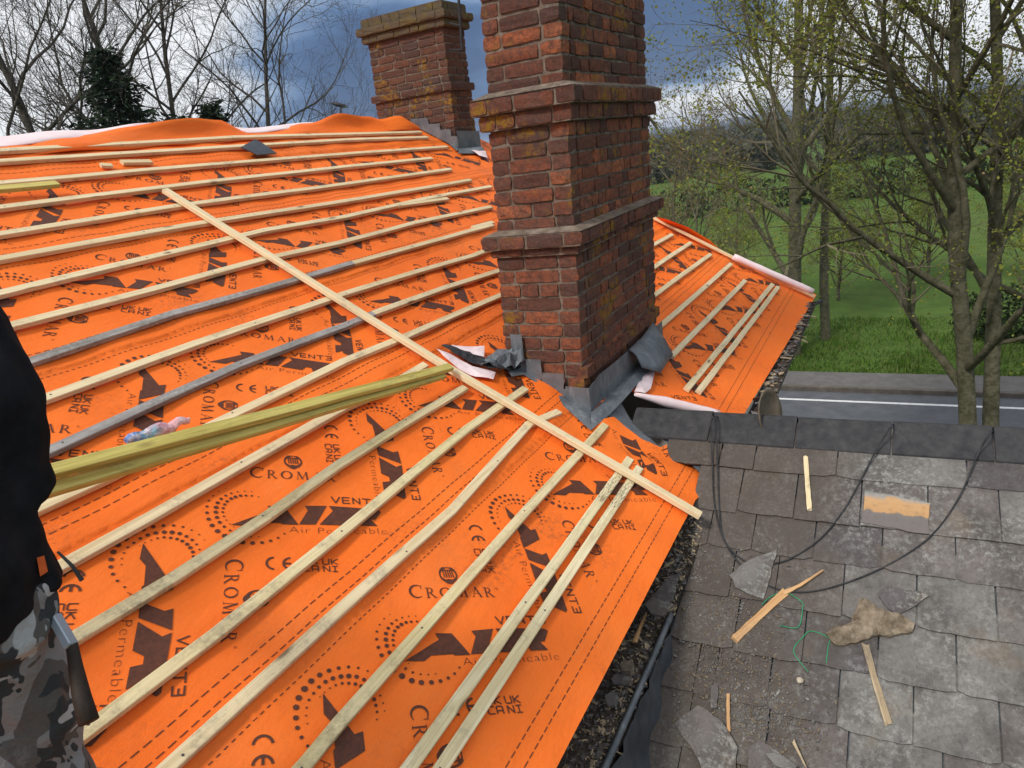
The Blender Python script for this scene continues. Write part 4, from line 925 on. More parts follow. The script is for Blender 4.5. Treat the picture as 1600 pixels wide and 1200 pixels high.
def lump(name, px, mat, label, cat, base, amp, seed):
    pl = [wing_ys(*p) for p in px]; pl = densify(pl, .02); rr = random.Random(seed); pl = [(a + rr.uniform(-.004, .004), b + rr.uniform(-.004, .004)) for a, b in pl]
    v, f = cdt(pl, (), .014, (), .004); m = MB(); n = len(v); V = []
    for y, q in v:
        dm = min(math.hypot(y - a, q - b) for a, b in pl); V.append(wp(y, q, base + .008 + min(1, dm / .02) * .010 + amp * abs(fbm((y, q, seed), 14, 4)) * min(1, dm / .03) + amp * .35 * fbm((y, q, seed), 60, 2)))
    V += [wp(y, q, base - .006) for y, q in v]; edge = {}
    for t in f:
        for a, b in zip(t, t[1:] + t[:1]): edge[(a, b)] = 1
    F = [list(t) for t in f] + [[i + n for i in t][::-1] for t in f] + [[a, a + n, b + n, b] for (a, b) in edge if (b, a) not in edge]
    m.add(V, F); m.w = False; o = m.build(name, mat); bm = bmesh.new(); bm.from_mesh(o.data); bmesh.ops.recalc_face_normals(bm, faces=bm.faces); bm.to_mesh(o.data); bm.free(); return tag(o, label, cat)
lump('mortar_slab', [(1291, 995), (1305, 985), (1330, 978), (1344, 942), (1356, 944), (1372, 955), (1395, 962), (1412, 968), (1430, 980), (1424, 992), (1392, 1000), (1368, 997), (1345, 1008), (1305, 1014)], M_simple('old_mortar', (0.12, 0.09, 0.06), (0.36, 0.29, 0.21), 18, .95, .1, .9, .008), 'ragged brown slab of old mortar lying in the middle of the slates', 'mortar', .028, .03, 10)
def stained():
    t = NT('mortar_stained_slate', 0.85, 0.2); sp = t.N.new('ShaderNodeSeparateXYZ'); t.L.new(t.tc, sp.inputs[0])
    v = t.math('ADD', t.math('MULTIPLY', sp.outputs[2], 9.0), t.math('MULTIPLY', t.math('SUBTRACT', t.noise(16, 4), .5), .35))
    c = t.ramp(v, [(0.0, (0.17, 0.15, 0.14)), (0.10, (0.19, 0.165, 0.15)), (0.14, (0.50, 0.29, 0.13)), (0.42, (0.52, 0.31, 0.15)), (0.48, (0.30, 0.29, 0.27)), (0.6, (0.14, 0.14, 0.13))])
    c = t.mix(t.ramp(t.noise(40, 5, .7), [(.5, 0), (.7, .4)]), c, (.12, .10, .08)); t.color(c); t.bump(t.noise(60, 5, .7), .6, .004); return t.mat
plate('stained_slate', [(1346, 817), (1352, 767), (1453, 787), (1450, 836), (1430, 834)], stained(), 'loose slate with a band of orange mortar stain lying level with the courses', 'slate', h=.024, th=.009, seed=12)
# gutter pieces
for i, (px, tn, lab) in enumerate([([(1012, 938), (1046, 906), (1062, 905), (1052, 938), (1028, 950)], .15, 'glossy dark purple slate shard in the near gutter, largest and highest'), ([(1006, 946), (1020, 934), (1052, 948), (1034, 964), (1018, 960)], .3, 'dark slate shard lying flat in the near gutter just above the splinter'),
                              ([(944, 1090), (958, 1081), (968, 1092), (962, 1104), (948, 1104)], .7, 'rounded blue-grey slate chip in the near gutter'), ([(955, 1062), (965, 1055), (985, 1060), (984, 1072), (958, 1070)], .2, 'long dark slate shard in the near gutter above the rounded chip'),
                              ([(970, 1046), (978, 1040), (992, 1045), (988, 1058), (972, 1057)], .95, 'pale tan stone in the near gutter above the slate shards')]):
    plate('gutter_fragment', px, MT['slate2'] if i != 4 else MT['mortar'], lab, 'fragment', surf='z-2.09' if i > 1 else 'z-2.0', seed=20 + i, tint=tn, rough_=.003, th=.008 if i != 4 else .03, tilt=.15 if i == 0 else .05)
def stick(px, h, w, th, mat, label, surf='wing', name='wood_splinter', tip=True, seed=1, cat='stick'):
    rr = random.Random(seed); f = on_wing if surf == 'wing' else (lambda u, v, h_: on_z(u, v, CZ - 2.08))
    P = [Vector(f(u, v, h)) for u, v in px]; n = NW if surf == 'wing' else Vector((0, 0, 1)); m = MB(); o0 = P[0].lerp(P[-1], .5)
    X = (P[-1] - P[0]).normalized(); Z = (n - X * n.dot(X)).normalized(); Y = Z.cross(X); R3 = Matrix((X, Y, Z)); L = [R3 @ (p - o0) for p in P]; fine = []
    for a, b in zip(L[:-1], L[1:]):
        for k in range(4): fine.append(a.lerp(b, k / 4))
    fine.append(L[-1]); V = []; F = []; N_ = len(fine)
    for i, p in enumerate(fine):
        q = i / (N_ - 1); ww = w * (1 - (.75 * q if tip else 0)) * rr.uniform(.85, 1.1); tt = th * rr.uniform(.85, 1.1)
        for y, z in ((-.5, 0), (.5, 0), (.5, 1), (.1, 1.15), (-.5, .9)): V.append((p.x + rr.uniform(-.004, .004) * (i in (0, N_ - 1)) * 2, p.y + y * ww, p.z + z * tt))
    for i in range(N_ - 1):
        for k in range(5): F.append([i * 5 + (k + 1) % 5, i * 5 + k, (i + 1) * 5 + k, (i + 1) * 5 + (k + 1) % 5])
    F.append([0, 1, 2, 3, 4]); F.append([(N_ - 1) * 5 + k for k in (4, 3, 2, 1, 0)]); m.add(V, F); o = m.build(name, mat)
    mm = Matrix.Identity(4)
    for i in range(3): mm[i][0], mm[i][1], mm[i][2] = X[i], Y[i], Z[i]
    mm.translation = o0; o.matrix_basis = mm; return tag(o, label, cat)
stick([(1148, 1001), (1195, 956), (1228, 926)], .022, .034, .014, MT['stick'], 'broken orange timber length pointing up the slates, thick half of the snapped stick', tip=False, seed=2)
stick([(1226, 927), (1250, 916), (1285, 893)], .030, .020, .011, MT['stick'], 'thin tapering end of the snapped orange stick beside the cable loop', seed=3)
stick([(1265, 797), (1262, 760), (1259, 715)], .026, .022, .014, MT['fresh'], 'short pale split stick standing out just below the ridge tiles', tip=False, seed=4)
stick([(1352, 1008), (1366, 1060), (1388, 1131)], .024, .026, .013, MT['oldstick'], 'weathered tan stick pointing down the slates below the mortar slab', tip=False, seed=5)
stick([(1139, 1144), (1138, 1115), (1138, 1086)], .03, .013, .010, MT['stick'], 'short thin splinter of wood beside the big brown-stained slate', tip=False, seed=6)
stick([(992, 1004), (1001, 980), (1010, 960)], .03, .020, .012, MT['stick'], 'orange wood splinter lying in the near gutter', surf='g', seed=7)
stick([(1240, 1160), (1250, 1180), (1262, 1205)], .04, .014, .010, MT['oldstick'], 'brown wood splinter at the bottom edge beside the slate chips', seed=8)
def tube_thing(name, pts, r, mat, label, cat, n=8):
    # smooth the polyline with Catmull-Rom
    P = [Vector(p) for p in pts]; Q = []
    for i in range(len(P) - 1):
        a, b, c, d = P[max(i - 1, 0)], P[i], P[i + 1], P[min(i + 2, len(P) - 1)]
        for k in range(6):
            t = k / 6; Q.append(0.5 * ((2 * b) + (c - a) * t + (2 * a - 5 * b + 4 * c - d) * t * t + (3 * b - a - 3 * c + d) * t ** 3))
    Q.append(P[-1]); m = MB(); m.tube(Q, r, n); return tag(m.build(name, mat, None, True), label, cat)
W_ = lambda l, h=.028: [on_wing(u, v, .062 if v < 712 else (.04 if v < 735 else h)) for u, v in l]
rt = lambda u, v: on_z(u, v, ZR + .050)
tube_thing('cable', [Vector((XR + .3, on_z(1112, 652, ZR).y, ZR - .13)), rt(1113, 652)] + W_([(1112, 690), (1113, 730), (1117, 790), (1132, 845), (1160, 874), (1190, 882), (1232, 874), (1280, 843), (1318, 798), (1345, 750), (1372, 698)]) + [rt(1394, 664), Vector((XR + .3, on_z(1398, 660, ZR).y, ZR - .13))], .0040, MT['black'], 'black cable making the inner, shorter loop over the slates', 'cable')
tube_thing('cable', [Vector((XR + .3, on_z(1119, 652, ZR).y, ZR - .13)), rt(1117, 653)] + W_([(1120, 692), (1121, 730), (1124, 790), (1130, 838), (1155, 880), (1195, 912), (1240, 925), (1290, 920), (1350, 900), (1410, 870), (1460, 832), (1500, 775), (1530, 705)]) + [rt(1549, 675), Vector((XR + .3, on_z(1560, 668, ZR).y, ZR - .13))], .0040, MT['black'], 'black cable making the outer, longer loop over the slates', 'cable')
GT = M_simple('green_twine', (0.02, 0.22, 0.09), (0.05, 0.35, 0.16), 30, .6)
tube_thing('twine', W_([(1190, 945), (1205, 932), (1228, 926), (1252, 940), (1254, 950), (1247, 980), (1218, 977)], .03), .0022, GT, 'green twine caught round the snapped orange stick', 'twine', 5)
tube_thing('twine', W_([(1263, 1050), (1240, 1018), (1255, 995), (1268, 986), (1295, 997), (1294, 1010), (1291, 1036)], .026), .0022, GT, 'tangled green twine on the slates left of the mortar slab', 'twine', 5)
# stone chip
m = MB(); c = on_wing(1250, 1063, .03); rr = random.Random(3); bmx = bmesh.new(); bmesh.ops.create_icosphere(bmx, subdivisions=2, radius=.014)
m.add([c + Vector((v.co.x * 1.3, v.co.y, v.co.z * .7)) * (1 + .3 * fbm(v.co, 60, 2)) for v in bmx.verts], [[v.index for v in f.verts] for f in bmx.faces]); bmx.free()
tag(m.build('stone_chip', M_simple('pale_stone', (.45, .38, .28), (.6, .52, .42), 60)), 'small pale stone chip on the gritty slates', 'stone')
# debris
rr = random.Random(77); mb = MB(); 
def chip(p, n, s, mi, tint):
    X = n.orthogonal().normalized(); X = Matrix.Rotation(rr.uniform(0, 6.28), 3, n) @ X; Y = n.cross(X); n2 = (n + X * rr.uniform(-.5, .5) + Y * rr.uniform(-.5, .5)).normalized()
    X = (X - n2 * X.dot(n2)).normalized(); Y = n2.cross(X); k = rr.choice((3, 4, 5)); a0 = rr.uniform(0, 6.28); el = rr.choice((1, 1.4, 3.0 if mi else 1.8))
    P = [p + X * (math.cos(a0 + 6.283 * i / k) * s * el * rr.uniform(.7, 1.2)) + Y * (math.sin(a0 + 6.283 * i / k) * s / el ** .5 * rr.uniform(.7, 1.2)) for i in range(k)]; th = n2 * min(.004, s * .3)
    V = [q + th for q in P] + [q - th for q in P]; mb.add(V, [list(range(k)), list(range(2 * k - 1, k - 1, -1))] + [[i, i + k, (i + 1) % k + k, (i + 1) % k] for i in range(k)], mi, tint)
def lerp_poly(L_, x):
    for a, b in zip(L_[:-1], L_[1:]):
        if b.x <= x <= a.x: return a.lerp(b, (a.x - x) / (a.x - b.x))
    return L_[-1]
for i in range(4200):
    x = rr.uniform(1.0, 3.25); a, b = lerp_poly(LIP, x), lerp_poly(INN, x); q = rr.uniform(.05, 1); p = a.lerp(b, q) + Vector((0, 0, -.008 + .046 * q + rr.random() * .012))
    s = rr.choice((.003, .004, .006, .006, .011)) * rr.uniform(.7, 1.3); chip(p, Vector((0, 0, 1)), s, rr.choice((0, 0, 1)), rr.random())
for i in range(260):
    x = rr.uniform(e0, e1); p = Vector((x, rr.uniform(.725, .84), CZ - 1.862 + rr.uniform(0, .02))); chip(p, Vector((0, 0, 1)), rr.uniform(.008, .028), rr.choice((0, 0, 0, 1)), rr.random())
tag(mb.build('gutter_debris', [MT['slate2'], MT['oldstick']]), 'crumbs of slate, grit and splinters filling the gutters', 'debris', kind='stuff')
mb = MB(); strip(mb, [p + Vector((0, .005, -.012)) for p in LIP], [p + Vector((0, .19, .012)) for p in LIP], 4, .010)
strip(mb, [Vector((x, .835, CZ - 1.875)) for x in xs], [Vector((x, .725, CZ - 1.872)) for x in xs], 3, .006)
tag(mb.build('gutter_silt', MT['dirt'], None, True), 'dark silt lying in the gutters', 'silt', kind='stuff')
mb = MB()
for i in range(5200):
    q = rr.random()
    u, v = (rr.gauss(1130, 45), rr.gauss(1010, 70)) if q < .55 else ((rr.gauss(1180, 50), rr.gauss(1130, 40)) if q < .85 else (rr.gauss(1075, 14), rr.gauss(880, 40)))
    p = on_wing(u, v, .026)
    if p.y > .83 or v > 1260: continue
    chip(p, NW, rr.choice((.0015, .002, .002, .003, .0055)) * rr.uniform(.6, 1.3), rr.choice((0, 0, 0, 1)), rr.random())
tag(mb.build('roof_grit', [MT['slate2'], MT['dirtstraw']]), 'grit, slate crumbs and straw scattered over the slates', 'debris', kind='stuff')
# dark slate lying over the top battens
plate('slate_piece', [(376, 231), (398, 219), (408, 223), (432, 240), (402, 243)], M_simple('black_slate', (.012, .013, .016), (.04, .042, .048), 20, .45, .5), 'dark slate lying across the battens near the ridge', 'slate', surf='roof', h=.05, seed=31)
# crumpled plastic
def bag():
    t = NT('printed_plastic', 0.35, 0.5); sp = t.N.new('ShaderNodeSeparateXYZ'); t.L.new(t.tc, sp.inputs[0])
    v = t.math('ADD', t.math('SUBTRACT', t.math('MULTIPLY', sp.outputs[0], 3.2), .36), t.math('MULTIPLY', t.noise(18, 3), .5))
    c = t.ramp(v, [(-.0, (.10, .20, .45)), (.18, (.20, .42, .50)), (.32, (.62, .30, .36)), (.6, (.78, .42, .42))]); c = t.mix(t.ramp(t.noise(40, 4), [(.5, 0), (.65, .7)]), c, (.75, .66, .68)); t.color(c); t.bump(t.noise(40, 4), .6, .01); return t.mat
a = on_roof(198, 690, .06); b = on_roof(296, 655, .06); m = MB(); n = 16; P = []
for i in range(n + 1):
    q = i / n; P.append(a.lerp(b, q) + Vector((0, 0, .006 * math.sin(q * 17))))
m.tube(P, [.010 + .015 * math.sin(math.pi * min(1, (i + 1.5) / (n + 2))) * (1 + .10 * math.sin(i * 2.3)) for i in range(n + 1)], 12)
V = [];
for p in m.v: pv = Vector(p); V.append(tuple(pv + noise.noise_vector(pv * 34) * .008 + noise.noise_vector(pv * 90) * .003 - a))
m.v = V; o = m.build('plastic_wrapper', bag()); o.location = a
tag(o, 'crumpled pink and blue plastic wrapper lying behind the carried yellow battens', 'wrapper')
# satellite dish beyond the slate ridge
c = Vector((4.75, .62, CZ - 1.98)); dish = empty('satellite_dish', c, 'old brown-backed satellite dish on a black arm beyond the slate ridge', 'satellite dish')
c = on_y(1194, 646, .62); dish.location = c
m = MB(); ax = Vector((-.25, -.95, .18)).normalized(); X = ax.orthogonal().normalized(); Y = ax.cross(X); R_ = .135
for k in range(24):
    for j in range(5):
        def dp(jj, kk, o_=0): r = R_ * jj / 5; t = 6.28318 * kk / 24; return c + X * math.cos(t) * r + Y * math.sin(t) * r * 1.05 + ax * (.035 * (jj / 5) ** 2 + o_)
        m.add([dp(j, k), dp(j, k + 1), dp(j + 1, k + 1), dp(j + 1, k)], [(0, 1, 2, 3)])
m.w = True; o = m.build('dish', M_simple('rusty_dish', (.10, .075, .05), (.19, .15, .10), 14, .7), dish, True); md = o.modifiers.new('t', 'SOLIDIFY'); md.thickness = .006
m = MB(); e = on_y(1210, 622, .60); m.tube([c - ax * .02, on_y(1200, 660, .66)], .012, 8); m.tube([on_y(1196, 618, .66), e, on_y(1214, 650, .62)], [.012, .018, .016], 8); m.tube([on_y(1178, 624, .74), on_y(1196, 618, .66)], .010, 8); m.build('arm', MT['plastic'], dish, True)
# ------------------------------------------------------------------ the person carrying battens
CLOTH = M_simple('black_fleece', (.007, .007, .008), (.020, .020, .024), 9, .95, .1, .3, .01)
SKIN = M_simple('skin', (.48, .27, .19), (.56, .33, .24), 12, .55, .4, .15)
def camo():
    t = NT('grey_camouflage', .85, .15)
    v = t.map((1, 1, .62))
    a, b, c_ = t.noise(11, 2, .5, v, .7), t.noise(14, 2, .5, t.map((1.2, 1, .7)), .9), t.noise(10, 2, .5, t.map((.8, 1.3, .9)), .8)
    col = t.mix(t.ramp(a, [(.50, 0), (.505, 1)]), (.115, .105, .10), (.24, .235, .24))
    col = t.mix(t.ramp(b, [(.56, 0), (.565, 1)]), col, (.045, .05, .055)); col = t.mix(t.ramp(c_, [(.62, 0), (.625, 1)]), col, (.42, .42, .43))
    t.color(col); t.bump(t.math('ADD', t.noise(9, 4, .6, t.map((1, 1, .5))), t.math('MULTIPLY', t.noise(120, 2), .1)), .9, .03); return t.mat
PX, PY = 0.425, 1.40
Fv = Vector((.30, .95, 0)).normalized(); Rv = Vector((Fv.y, -Fv.x, 0)); UPV = Vector((0, 0, 1)); fz = roof_z(PY) + .01
PO = Vector((PX, PY, fz))
def pp(r, f, z): return PO + Rv * r + Fv * f + UPV * z
def loft(m, secs, n=16):
    """secs: (centre, half width, half depth, width axis, depth axis)"""
    b = len(m.v); S = []
    c, a, d, X, Y = secs[0]; S.append((c, a * .3, d * .3, X, Y)); S += secs; c, a, d, X, Y = secs[-1]; S.append((c, a * .3, d * .3, X, Y))
    dirn = (secs[1][0] - secs[0][0]).normalized(); S[0] = (S[0][0] - dirn * secs[0][1] * .45, *S[0][1:]); dirn = (secs[-1][0] - secs[-2][0]).normalized(); S[-1] = (S[-1][0] + dirn * secs[-1][1] * .45, *S[-1][1:])
    V = []
    for c, a, d, X, Y in S:
        for k in range(n): t = 6.28318 * k / n; V.append(c + X * a * math.cos(t) + Y * d * math.sin(t))
    F = [[i * n + k, i * n + (k + 1) % n, (i + 1) * n + (k + 1) % n, (i + 1) * n + k] for i in range(len(S) - 1) for k in range(n)] + [list(range(n))[::-1], [(len(S) - 1) * n + k for k in range(n)]]
    m.add(V, F)
def limb(m, pts, rs_, n=12):
    pts = [Vector(p) for p in pts]; secs = []
    for i, (p, r) in enumerate(zip(pts, rs_)):
        d = (pts[min(i + 1, len(pts) - 1)] - pts[max(i - 1, 0)]).normalized(); X = d.orthogonal().normalized(); secs.append((p, r, r, X, d.cross(X)))
    # keep frames aligned
    for i in range(1, len(secs)):
        d = (pts[min(i + 1, len(pts) - 1)] - pts[max(i - 1, 0)]).normalized(); X = secs[i - 1][3]; X = (X - d * X.dot(d)).normalized(); secs[i] = (secs[i][0], secs[i][1], secs[i][2], X, d.cross(X))
    loft(m, secs, n)
def fuse(m, name, mat, parent, vox, sm=6, disp=0.0, sc=10):
    o = m.build(name, mat, None, True)
    r = o.modifiers.new('r', 'REMESH'); r.mode = 'VOXEL'; r.voxel_size = vox; r.use_smooth_shade = True
    s = o.modifiers.new('s', 'SMOOTH'); s.iterations = sm; s.factor = .5
    dg = bpy.context.evaluated_depsgraph_get(); me = bpy.data.meshes.new_from_object(o.evaluated_get(dg)); o.modifiers.clear(); old = o.data; o.data = me; bpy.data.meshes.remove(old)
    if disp:
        N_ = [v.normal.copy() for v in me.vertices]
        for v, n in zip(me.vertices, N_): v.co += n * disp * fbm((v.co.x, v.co.y, v.co.z * .6), sc, 3)
    for p in me.polygons: p.use_smooth = True
    me.materials.clear(); me.materials.append(mat)
    me.transform(Matrix.Translation(-PO)); 
    if parent is None: o.location = PO
    else: o.parent = parent
    return o
E3 = lambda r, f, z, a, d: (pp(r, f, z), a, d, Rv, Fv)
gripR, gripL = Vector((1.02, 2.08, CZ - .735)), Vector((.62, 2.10, CZ - .675))
shR, shL = pp(.13, .03, 1.34), pp(-.165, .06, 1.37); elR = pp(.165, .02, 1.06); wrR = pp(.15, .30, .99)
hipR, hipL = pp(.07, 0, .92), pp(-.09, 0, .92); knR, knL = pp(.045, .05, .50), pp(-.11, .10, .52); anR, anL = pp(.06, -.02, .09), pp(-.12, .02, .11)
m = MB()
loft(m, [E3(0, 0, .88, .14, .10), E3(0, .0, .98, .13, .095), E3(0, .01, 1.12, .125, .09), E3(0, .02, 1.28, .15, .10), E3(0, .03, 1.38, .13, .085), E3(0, .03, 1.43, .06, .055), E3(0, .035, 1.50, .055, .055)])
loft(m, [E3(0, .05, 1.51, .045, .06), E3(0, .06, 1.56, .062, .085), E3(0, .055, 1.63, .072, .092), E3(0, .05, 1.69, .07, .09), E3(0, .045, 1.73, .05, .065)])
loft(m, [E3(0, .145, 1.60, .010, .012), E3(0, .157, 1.585, .014, .014), E3(0, .148, 1.575, .013, .010)], 8)                                # nose
for sx in (-1, 1):
    loft(m, [(pp(.074 * sx, .045, 1.575), .006, .010, Rv, Fv), (pp(.080 * sx, .045, 1.60), .008, .016, Rv, Fv), (pp(.078 * sx, .045, 1.63), .006, .014, Rv, Fv)], 8)   # ears
loft(m, [E3(0, .138, 1.548, .020, .010), E3(0, .138, 1.556, .018, .010)], 8)
wrL = pp(-.02, .40, .98)
limb(m, [shR, elR, wrR], [.05, .042, .028]); limb(m, [shL, pp(-.23, .16, 1.09), wrL], [.05, .042, .028])
limb(m, [hipR, knR, anR], [.085, .058, .04]); limb(m, [hipL, knL, anL], [.085, .058, .04])
def hand(m, wr, target, side):
    d = (target - wr).normalized(); wr2 = wr + d * .03; pc = wr2 + d * .055; X = Vector((1, 0, 0)); X = (X - d * X.dot(d)).normalized(); Z = X.cross(d)
    if Z.z < 0: Z = -Z
    loft(m, [(wr, .028, .022, X, Z), (wr2, .034, .017, X, Z), (pc, .042, .015, X, Z), (pc + d * .03, .040, .013, X, Z)], 10)
    for i, (o_, l) in enumerate(((-.032, .062), (-.011, .072), (.011, .068), (.031, .054))):
        b = pc + d * .03 + X * o_; p1_ = b + d * l * .42; p2_ = p1_ + (d * .45 - Z * .9).normalized() * l * .34; p3_ = p2_ + (-d * .35 - Z).normalized() * l * .28
        limb(m, [b, p1_, p2_, p3_], [.0095, .009, .0085, .007], 8)
    t = wr2 + X * side * .035; limb(m, [t, t + (d * .6 + X * side * .8).normalized() * .035, t + (d + X * side * .2 - Z * .4).normalized() * .066], [.0125, .011, .009], 8)
hand(m, wrR, wrR + Vector((.35, .95, -.1)), -1); hand(m, wrL, wrL + Vector((.2, .98, -.1)), 1)
person = fuse(m, 'person', SKIN, None, .0065, 3)
tag(person, 'person in black jacket and grey camouflage trousers carrying yellow battens at the left edge', 'person')
m = MB()
loft(m, [E3(.005, -.01, .86, .185, .14), E3(.005, -.01, .96, .19, .145), E3(.005, 0, 1.10, .17, .13), E3(0, .01, 1.26, .185, .13), E3(0, .02, 1.37, .165, .11), E3(0, .03, 1.43, .085, .08), E3(0, .03, 1.47, .075, .075)])
limb(m, [shR + Rv * .01, shR.lerp(elR, .5) + Rv * .02, elR + Rv * .0, elR.lerp(wrR, .55), wrR - Fv * .02], [.085, .082, .078, .062, .048]); limb(m, [shL, pp(-.23, .16, 1.09), wrL - Fv * .02], [.085, .07, .045])
jk = fuse(m, 'jacket', CLOTH, person, .009, 5, .026, 7)
m = MB()
loft(m, [E3(0, 0, .80, .165, .125), E3(0, 0, .90, .170, .130), E3(0, 0, .99, .155, .115)])
for hp, kn, an in ((hipR, knR, anR), (hipL, knL, anL)): limb(m, [hp - UPV * .02, hp.lerp(kn, .5), kn, kn.lerp(an, .5), an], [.105, .098, .085, .08, .075], 16)
tr = fuse(m, 'trousers', camo(), person, .009, 4, .026, 8)
m = MB()
for an in (anR, anL):
    g = roof_z(an.y) ; loft(m, [(an + UPV * .03, .052, .055, Rv, Fv), (an - UPV * .04, .05, .06, Rv, Fv)], 12)
    loft(m, [(an - Fv * .07 - UPV * .055, .038, .035, Rv, UPV), (an - UPV * .06, .045, .035, Rv, UPV), (an + Fv * .10 - UPV * .055, .05, .028, Rv, UPV), (an + Fv * .18 - UPV * .06, .038, .02, Rv, UPV)], 12)
fuse(m, 'boots', M_simple('brown_leather', (.05, .03, .02), (.10, .065, .04), 10, .6), person, .008, 2)
m = MB(); loft(m, [E3(0, -.005, 1.60, .070, .06), E3(0, .03, 1.68, .078, .095), E3(0, .04, 1.735, .060, .078)])
fuse(m, 'hair', M_simple('dark_brown_hair', (.02, .013, .009), (.05, .035, .025), 60, .8, .2, 1.0, .01), person, .007, 2, .006, 40)
for sx in (-1, 1):
    m = MB(); bmx = bmesh.new(); bmesh.ops.create_uvsphere(bmx, u_segments=12, v_segments=8, radius=.011); m.add([Vector(v.co) + Vector((0, 0, 0)) + (pp(.03 * sx, .132, 1.622) - PO) for v in bmx.verts], [[v.index for v in f.verts] for f in bmx.faces]); bmx.free()
    o = m.build('eye', M_simple('eye_white', (.6, .6, .58), (.7, .7, .68), 5, .3), None, True); o.parent = person
def on_cloth(pts_px, d, name, mat, th=.003):
    P = [at_d(u, v, d) for u, v in pts_px]; n = -(RM @ Vector((0, 0, 1))); m = MB(); k = len(P); m.add([p + n * th - PO for p in P] + [p - n * th - PO for p in P], [list(range(k)), list(range(2 * k - 1, k - 1, -1))] + [[i, i + k, (i + 1) % k + k, (i + 1) % k] for i in range(k)])
    o = m.build(name, mat); o.parent = person; return o
def on_jacket(u, v, o=.004):
    dg = bpy.context.evaluated_depsgraph_get(); r = ray(u, v).normalized(); ok, loc, n, i = jk.ray_cast(CAM - PO, r)
    return (PO + loc + n * o) if ok else at_d(u, v, 1.2)
tb = MB(); P_ = [on_jacket(54, 872), on_jacket(66, 868), on_jacket(72, 893), on_jacket(59, 901)]; tb.add([p - PO for p in P_] + [p - PO + (CAM - p).normalized() * .002 for p in P_], [(3, 2, 1, 0), (4, 5, 6, 7), (0, 1, 5, 4), (1, 2, 6, 5), (2, 3, 7, 6), (3, 0, 4, 7)])
o = tb.build('pocket_tab', M_simple('orange_tab', (.55, .09, .02), (.7, .14, .03), 30)); o.parent = jk
tb = MB(); q0 = on_jacket(90, 862, .006); tb.tube([q0 - PO, q0 - PO + Vector((.008, -.012, -.03)), q0 - PO + Vector((.012, -.018, -.06))], [.002, .003, .004], 6); o = tb.build('zip_pull', MT['black']); o.parent = jk
# hammer in the belt
hm = empty('hammer', at_d(120, 1020, 1.22), 'claw hammer with a steel head and dark brown handle hanging from the person\'s belt', 'hammer')
m = MB(); m.tube([at_d(112, 1005, 1.25), at_d(118, 1040, 1.25), at_d(128, 1090, 1.235), at_d(139, 1128, 1.22)], [.0095, .0115, .015, .0165], 12); m.build('handle', M_simple('dark_brown_grip', (.018, .012, .009), (.04, .026, .018), 30, .7), hm, True)
m = MB(); a, b = at_d(84, 962, 1.27), at_d(112, 1010, 1.245); X = (b - a).normalized(); Z = (b_ - X * b_.dot(X)).normalized(); Y = Z.cross(X); m.box(a.lerp(b, .5), X * (b - a).length / 2, Y * .008, Z * .010); o = m.build('head', M_simple('steel', (.30, .36, .42), (.42, .48, .54), 8, .4, .5, .1, .002, .4), hm); bv = o.modifiers.new('b', 'BEVEL'); bv.width = .002
# carried battens
def carried(l, r, dl, hr, lab, w=.043, t=.025):
    a = at_d(*l, dl); b = on_roof(*r, hr); a2 = a + (a - b).normalized() * .75
    return tag(batten('carried_batten', [a2, b], MT['treated'], None, w, t, NM, .15), lab, 'batten')
carried((66, 745), (702, 577), 2.0, .085, 'upper of two yellow treated battens carried out from under the person\'s arm')
carried((66, 773), (690, 589), 2.0, .062, 'lower of two yellow treated battens carried out from under the person\'s arm')
# ------------------------------------------------------------------ ground, road, hills
def struct(name, m, mat, smooth=False): o = m.build(name, mat, None, smooth); o['kind'] = 'structure'; return o
def gz(x, y):
    d = math.hypot(x, y); z = 0.0
    if d > 120:
        z -= min(6, (d - 120) * .012)
        az = math.degrees(math.atan2(y, x))
        if d > 900:
            ridge = 14 + 9 * fbm((az * .06, 2.0, 0), 1, 3)
            q = max(0, min(1, (d - 900) / 1900)); z += ridge * q * q * (3 - 2 * q)
    return z
m = MB(); ring = [0, 12, 25, 40, 60, 90, 130, 200, 300, 450, 650, 850, 1000, 1200, 1400, 1700, 2000, 2400, 2800, 3600, 6000]; NA = 220; V = [(0, 0, -.02)]
for r in ring[1:]:
    for k in range(NA):
        a = 6.28318 * k / NA; x, y = r * math.cos(a), r * math.sin(a); V.append((x, y, gz(x, y) - .02 + (0 if r < 900 else 3 * fbm((x, y, 0), .006, 3))))
F = [(0, 1 + k, 1 + (k + 1) % NA) for k in range(NA)]
for i in range(len(ring) - 2):
    for k in range(NA): F.append((1 + i * NA + k, 1 + (i + 1) * NA + k, 1 + (i + 1) * NA + (k + 1) % NA, 1 + i * NA + (k + 1) % NA))
m.add(V, F); m.m = [1 if sum(math.hypot(V[i][0], V[i][1]) for i in f) / len(f) > 480 else 0 for f in F]
struct('ground', m, [MT['ground'], MT['hill']], True)
m = MB(); m.add([(13.4, -140, .0), (21.45, -140, .0), (21.45, 160, .0), (13.4, 160, .0)], [(0, 1, 2, 3)]); struct('road', m, MT['asphalt'])
m = MB(); m.abox(21.45, 21.62, -140, 160, -.02, .13); m.abox(13.25, 13.40, -140, 160, -.02, .12); struct('kerb', m, MT['kerb'])
m = MB(); m.abox(21.62, 22.9, -140, 160, -.02, .125); m.abox(11.6, 13.25, -140, 160, -.02, .115); struct('pavement', m, MT['pave'])
m = MB(); m.add([(20.65, -140, .004), (20.78, -140, .004), (20.78, 160, .004), (20.65, 160, .004)], [(0, 1, 2, 3)])
for k in range(30): m.add([(17.1, -100 + k * 6, .004), (17.22, -100 + k * 6, .004), (17.22, -98 + k * 6, .004), (17.1, -98 + k * 6, .004)], [(0, 1, 2, 3)])
struct('road_markings', m, MT['white'])
